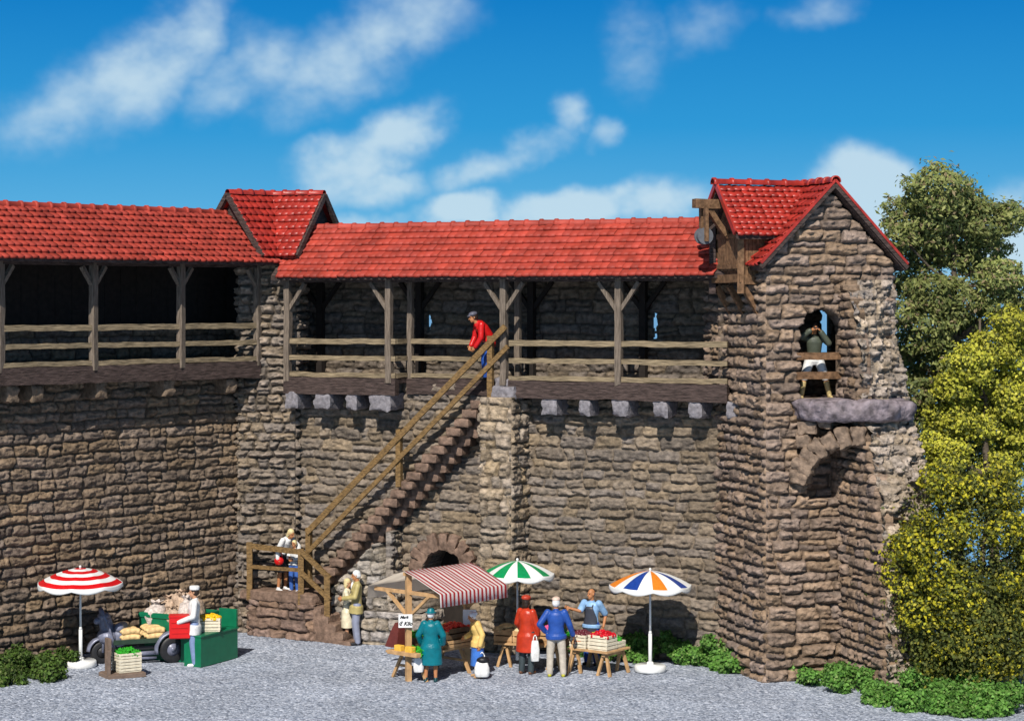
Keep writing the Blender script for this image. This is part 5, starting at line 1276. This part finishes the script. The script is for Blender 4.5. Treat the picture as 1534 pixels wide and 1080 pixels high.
# ------------------------------------------------------------------ trees, shrubs and ground cover
def leafmat(name, rough=.55):
    m, nt, b = nodes(name); a = nt.nodes.new('ShaderNodeVertexColor'); a.layer_name = 'Col'
    nt.links.new(a.outputs['Color'], b.inputs['Base Color']); b.inputs['Roughness'].default_value = rough; b.inputs['Specular IOR Level'].default_value = .2
    tr_ = nt.nodes.new('ShaderNodeBsdfTranslucent'); nt.links.new(a.outputs['Color'], tr_.inputs['Color'])
    ms = nt.nodes.new('ShaderNodeMixShader'); ms.inputs[0].default_value = .38; nt.links.new(b.outputs[0], ms.inputs[1]); nt.links.new(tr_.outputs[0], ms.inputs[2])
    nt.links.new(ms.outputs[0], nt.nodes['Material Output'].inputs['Surface'])
    return m
LEAFM = leafmat('leaves')
BARK = mat('bark', (.11, .085, .06), .85, .45, 9, .02, 22)
def foliage(name, blobs, n, size, cols, parent, seed=1, shell=.5, aspect=1.6, kink=True, flat_top=0):
    g = np.random.RandomState(seed)
    bl = np.array([(*c, *r) for c, r in blobs]); vol = (bl[:, 3]*bl[:, 4]*bl[:, 5])**.72; pick = g.choice(len(bl), n, p=vol/vol.sum())
    d = g.normal(size=(n, 3)); d /= np.linalg.norm(d, axis=1)[:, None]
    rad = shell+(1-shell)*g.rand(n)**.55+(g.rand(n) < .13)*g.rand(n)*.4
    # ragged outline: radius is modulated per blob by a few random lobes
    k = bl[pick]; ph = (pick*1.37)
    rad *= 1+.16*np.sin(d[:, 0]*6+ph)*np.sin(d[:, 1]*5+ph*2)+.14*np.sin(d[:, 2]*7+ph*3)
    c = k[:, :3]+d*k[:, 3:]*rad[:, None]
    nor = d*.7+np.array([-.12, -.45, .4])+g.normal(size=(n, 3))*.6; nor /= np.linalg.norm(nor, axis=1)[:, None]
    t = np.cross(nor, g.normal(size=(n, 3))); t /= np.linalg.norm(t, axis=1)[:, None]+1e-9; b = np.cross(nor, t)
    s = size*(.55+.9*g.rand(n))[:, None]
    l, w_ = t*s*aspect*.5, b*s*.5
    fold = nor*s*.28
    P = np.stack([c-l, c-w_+fold, c+l, c+w_+fold], 1).reshape(-1, 3)
    q = np.arange(n*4).reshape(-1, 4)
    cols = np.array(cols); wts = cols[:, 3]/cols[:, 3].sum(); ci = g.choice(len(cols), n, p=wts)
    clump = .8+.4*g.rand(len(bl))[pick]
    cc = cols[ci, :3]*(.75+.5*g.rand(n))[:, None]*clump[:, None]
    return np_mesh(name, P, q, LEAFM, parent, np.repeat(cc, 4, 0), smooth=False)
def limbs(name, base, blobs, parent, r=.16, seed=2, fork=.45):
    g = random.Random(seed); b = MB(); base = V(base)
    top = sum((V(c) for c, _ in blobs), V((0, 0, 0)))/len(blobs)
    ztop = max(c[2]+.3*rr[2] for c, rr in blobs)
    pts = []; n = 9
    for i in range(n+1):
        f = i/n; p = V((base.x+(top.x-base.x)*f, base.y+(top.y-base.y)*f, base.z+(ztop-base.z)*f)); p += V((g.uniform(-.06, .06), g.uniform(-.06, .06), 0))*(1 if 0 < i else 0); pts.append(p)
    rows = []
    for i, p in enumerate(pts):
        rr = r*(1-.86*i/n)*(1.35 if i == 0 else 1); rows.append([p+V((rr*math.cos(a)*(1+.1*math.sin(3*a)), rr*math.sin(a), 0)) for a in np.linspace(0, 2*math.pi, 12, endpoint=False)])
    b.loft(rows)
    for c, rr in blobs:
        c = V(c); k = min(range(n+1), key=lambda i: abs(pts[i].z-(c.z-.9*(c-pts[i]).length*.6))); s_ = pts[max(1, min(k, n-1))]
        m = s_.lerp(c, .5)+V((0, 0, -.08)); f = r*(1-.86*k/n)*.55+.012
        b.cap(s_, f, m, f*.7, 8, 2); b.cap(m, f*.7, c, f*.35, 8, 2)
        for q in range(3):
            e = c+V((g.uniform(-.7, .7)*rr[0], g.uniform(-.7, .7)*rr[1], g.uniform(-.3, .8)*rr[2])); b.cap(m.lerp(c, .5), f*.4, e, f*.15, 6, 2)
    return b.build(name, BARK, parent, True)
def blobs_px(lst, D, dep, seed, sq=1.0):
    g = random.Random(seed); out = []
    for px, py, r in lst:
        dd = D+g.uniform(-dep, dep); p = at(px, py, dd); rr = r/F*dd; out.append((tuple(p), (rr, rr*g.uniform(.8, 1.15), rr*.82*sq)))
    return out
# tall olive tree behind the tower
tl = blobs_px([(1405, 285, 48), (1365, 325, 44), (1400, 335, 48), (1440, 315, 45), (1350, 355, 26), (1385, 372, 40), (1430, 365, 48), (1478, 335, 40), (1515, 325, 26), (1470, 385, 44), (1500, 415, 34), (1362, 425, 30), (1395, 440, 42), (1350, 470, 24),
               (1435, 455, 44), (1490, 450, 34), (1530, 440, 34), (1390, 490, 46), (1440, 500, 40), (1355, 520, 26), (1395, 545, 48), (1440, 560, 40), (1370, 590, 36), (1410, 610, 44), (1385, 645, 34), (1450, 620, 44), (1425, 670, 40), (1500, 590, 44), (1520, 500, 30), (1405, 720, 40), (1470, 700, 50), (1530, 660, 40)], 50.2, .75, 1)
t1 = thing('tree', 'tall loose grey green tree rising behind the right edge of the tower', 'tree', at(1440, 900, 50.2)); t1.location.z = 0
foliage('crown', tl, 66000, .05, [(.25, .29, .085, 4), (.35, .37, .13, 4), (.16, .20, .07, 3), (.32, .25, .14, 1.2)], t1, 11, .5, 2.6)
limbs('trunk', (t1.location.x, t1.location.y, -.1), tl, t1, .2, 12)
# yellow green tree
yl = blobs_px([(1515, 485, 30), (1490, 520, 34), (1525, 540, 34), (1455, 545, 36), (1430, 580, 32), (1480, 580, 36), (1410, 625, 28), (1440, 625, 36), (1400, 665, 26), (1520, 600, 40), (1475, 640, 32), (1530, 660, 36), (1425, 680, 30), (1500, 700, 34), (1400, 700, 22)], 47.6, .4, 3)
t2 = thing('tree', 'bright yellow green tree at the right edge in front of the grey green tree', 'tree', at(1500, 900, 47.6)); t2.location.z = 0
foliage('crown', yl, 40000, .052, [(.52, .52, .06, 5), (.64, .60, .09, 3), (.20, .21, .04, 2.5), (.09, .11, .03, 1.5)], t2, 13, .6)
limbs('trunk', (t2.location.x, t2.location.y, -.1), yl, t2, .16, 14)
# yellow flowered bush in front
g = random.Random(5); bc = at(1452, 862, 44.4); bl = []
for i in range(95):
    while True:
        u, v_, w_ = g.uniform(-1, 1), g.uniform(-1, .6), g.uniform(-1, 1)
        if .45 < u*u+v_*v_+w_*w_ < 1: break
    px, py = 1456+118*u, 862+168*w_
    if w_ < -.3: px = 1456+118*u*(1.0)
    dd = 44.5+1.35*v_; p = at(px, py, dd); r_ = g.uniform(17, 30)/F*dd; bl.append((tuple(p), (r_, r_, r_*.85)))
t3 = thing('bush', 'big dark bush covered in small yellow flowers at the lower right', 'bush', at(1452, 1020, 44.5)); t3.location.z = 0
foliage('flowers', bl, 15000, .05, [(.56, .50, .03, 5), (.66, .58, .05, 3), (.42, .43, .04, 4)], t3, 15, .72)
core = [((bc.x, bc.y+.15, bc.z), (1.5, 1.15, 2.15)), ((bc.x, bc.y, bc.z-1.1), (1.5, 1.2, 1.3))]
foliage('leaves', bl+core*3, 44000, .05, [(.10, .125, .03, 4), (.17, .18, .04, 3), (.30, .28, .045, 2), (.05, .065, .02, 2.5)], t3, 16, .6)
limbs('stems', (bc.x, bc.y+.1, -.1), bl[:22], t3, .12, 17)
# ground cover
def cover(label, pts, seed, n, cols, name='ground_cover', size=.05):
    g = random.Random(seed); bl = []
    for (px, py, r, hh) in pts:
        p = gd(px, py); 
        for k in range(7):
            q = p+V((g.uniform(-r, r), g.uniform(-r, r)*.8, g.uniform(0, hh*.62))); rr = r*g.uniform(.3, .55); bl.append((tuple(q), (rr, rr, min(hh*.5, rr*1.0))))
    t = foliage(name, bl, n, size, cols, None, seed, .35, 1.4)
    return t
GC = [(.13, .30, .05, 4), (.20, .40, .085, 3), (.065, .16, .03, 2.5), (.25, .38, .11, 1)]
o = cover('', [(1198, 1016, .32, .40), (1230, 1026, .42, .5), (1258, 1008, .4, .75), (1280, 1036, .48, .5), (1318, 1022, .5, .8), (1328, 1050, .48, .42), (1372, 1040, .55, .7), (1388, 1064, .5, .4), (1440, 1050, .55, .75), (1450, 1070, .5, .38), (1500, 1050, .55, .75), (1530, 1070, .55, .5), (1420, 1015, .5, .8), (1500, 1015, .5, .8), (1345, 1000, .45, .9), (1295, 1000, .35, .8), (1225, 1002, .36, .7), (1190, 1008, .3, .5), (1215, 1012, .4, .6), (1290, 1020, .5, .7), (1350, 1055, .5, .4), (1420, 1062, .55, .5), (1480, 1066, .55, .5)], 21, 56000, GC)
tag(o, 'low bright green ground cover spreading at the foot of the tower and bush', 'ground cover', kind='stuff')
o = cover('', [(5, 1008, .45, .55), (35, 1004, .42, .6), (65, 1002, .4, .6), (92, 1000, .32, .5), (20, 1024, .4, .36), (62, 1016, .42, .42), (-30, 1015, .5, .5)], 22, 20000, [(.07, .13, .025, 4), (.11, .19, .035, 3), (.05, .08, .02, 3), (.15, .19, .06, 1)])
tag(o, 'low dull green ground cover at the left edge beside the ringed parasol', 'ground cover', kind='stuff')
o = cover('', [(925, 988, .36, .8), (950, 990, .4, 1.0), (985, 990, .4, .9), (1015, 993, .4, .7), (1045, 995, .38, .6), (1085, 1002, .4, .8), (1070, 996, .36, 1.0), (1105, 1008, .3, .5), (875, 980, .36, .7), (845, 976, .36, .6)], 23, 34000, GC)
tag(o, 'green ground cover along the wall behind the orange and blue parasol', 'ground cover', kind='stuff')
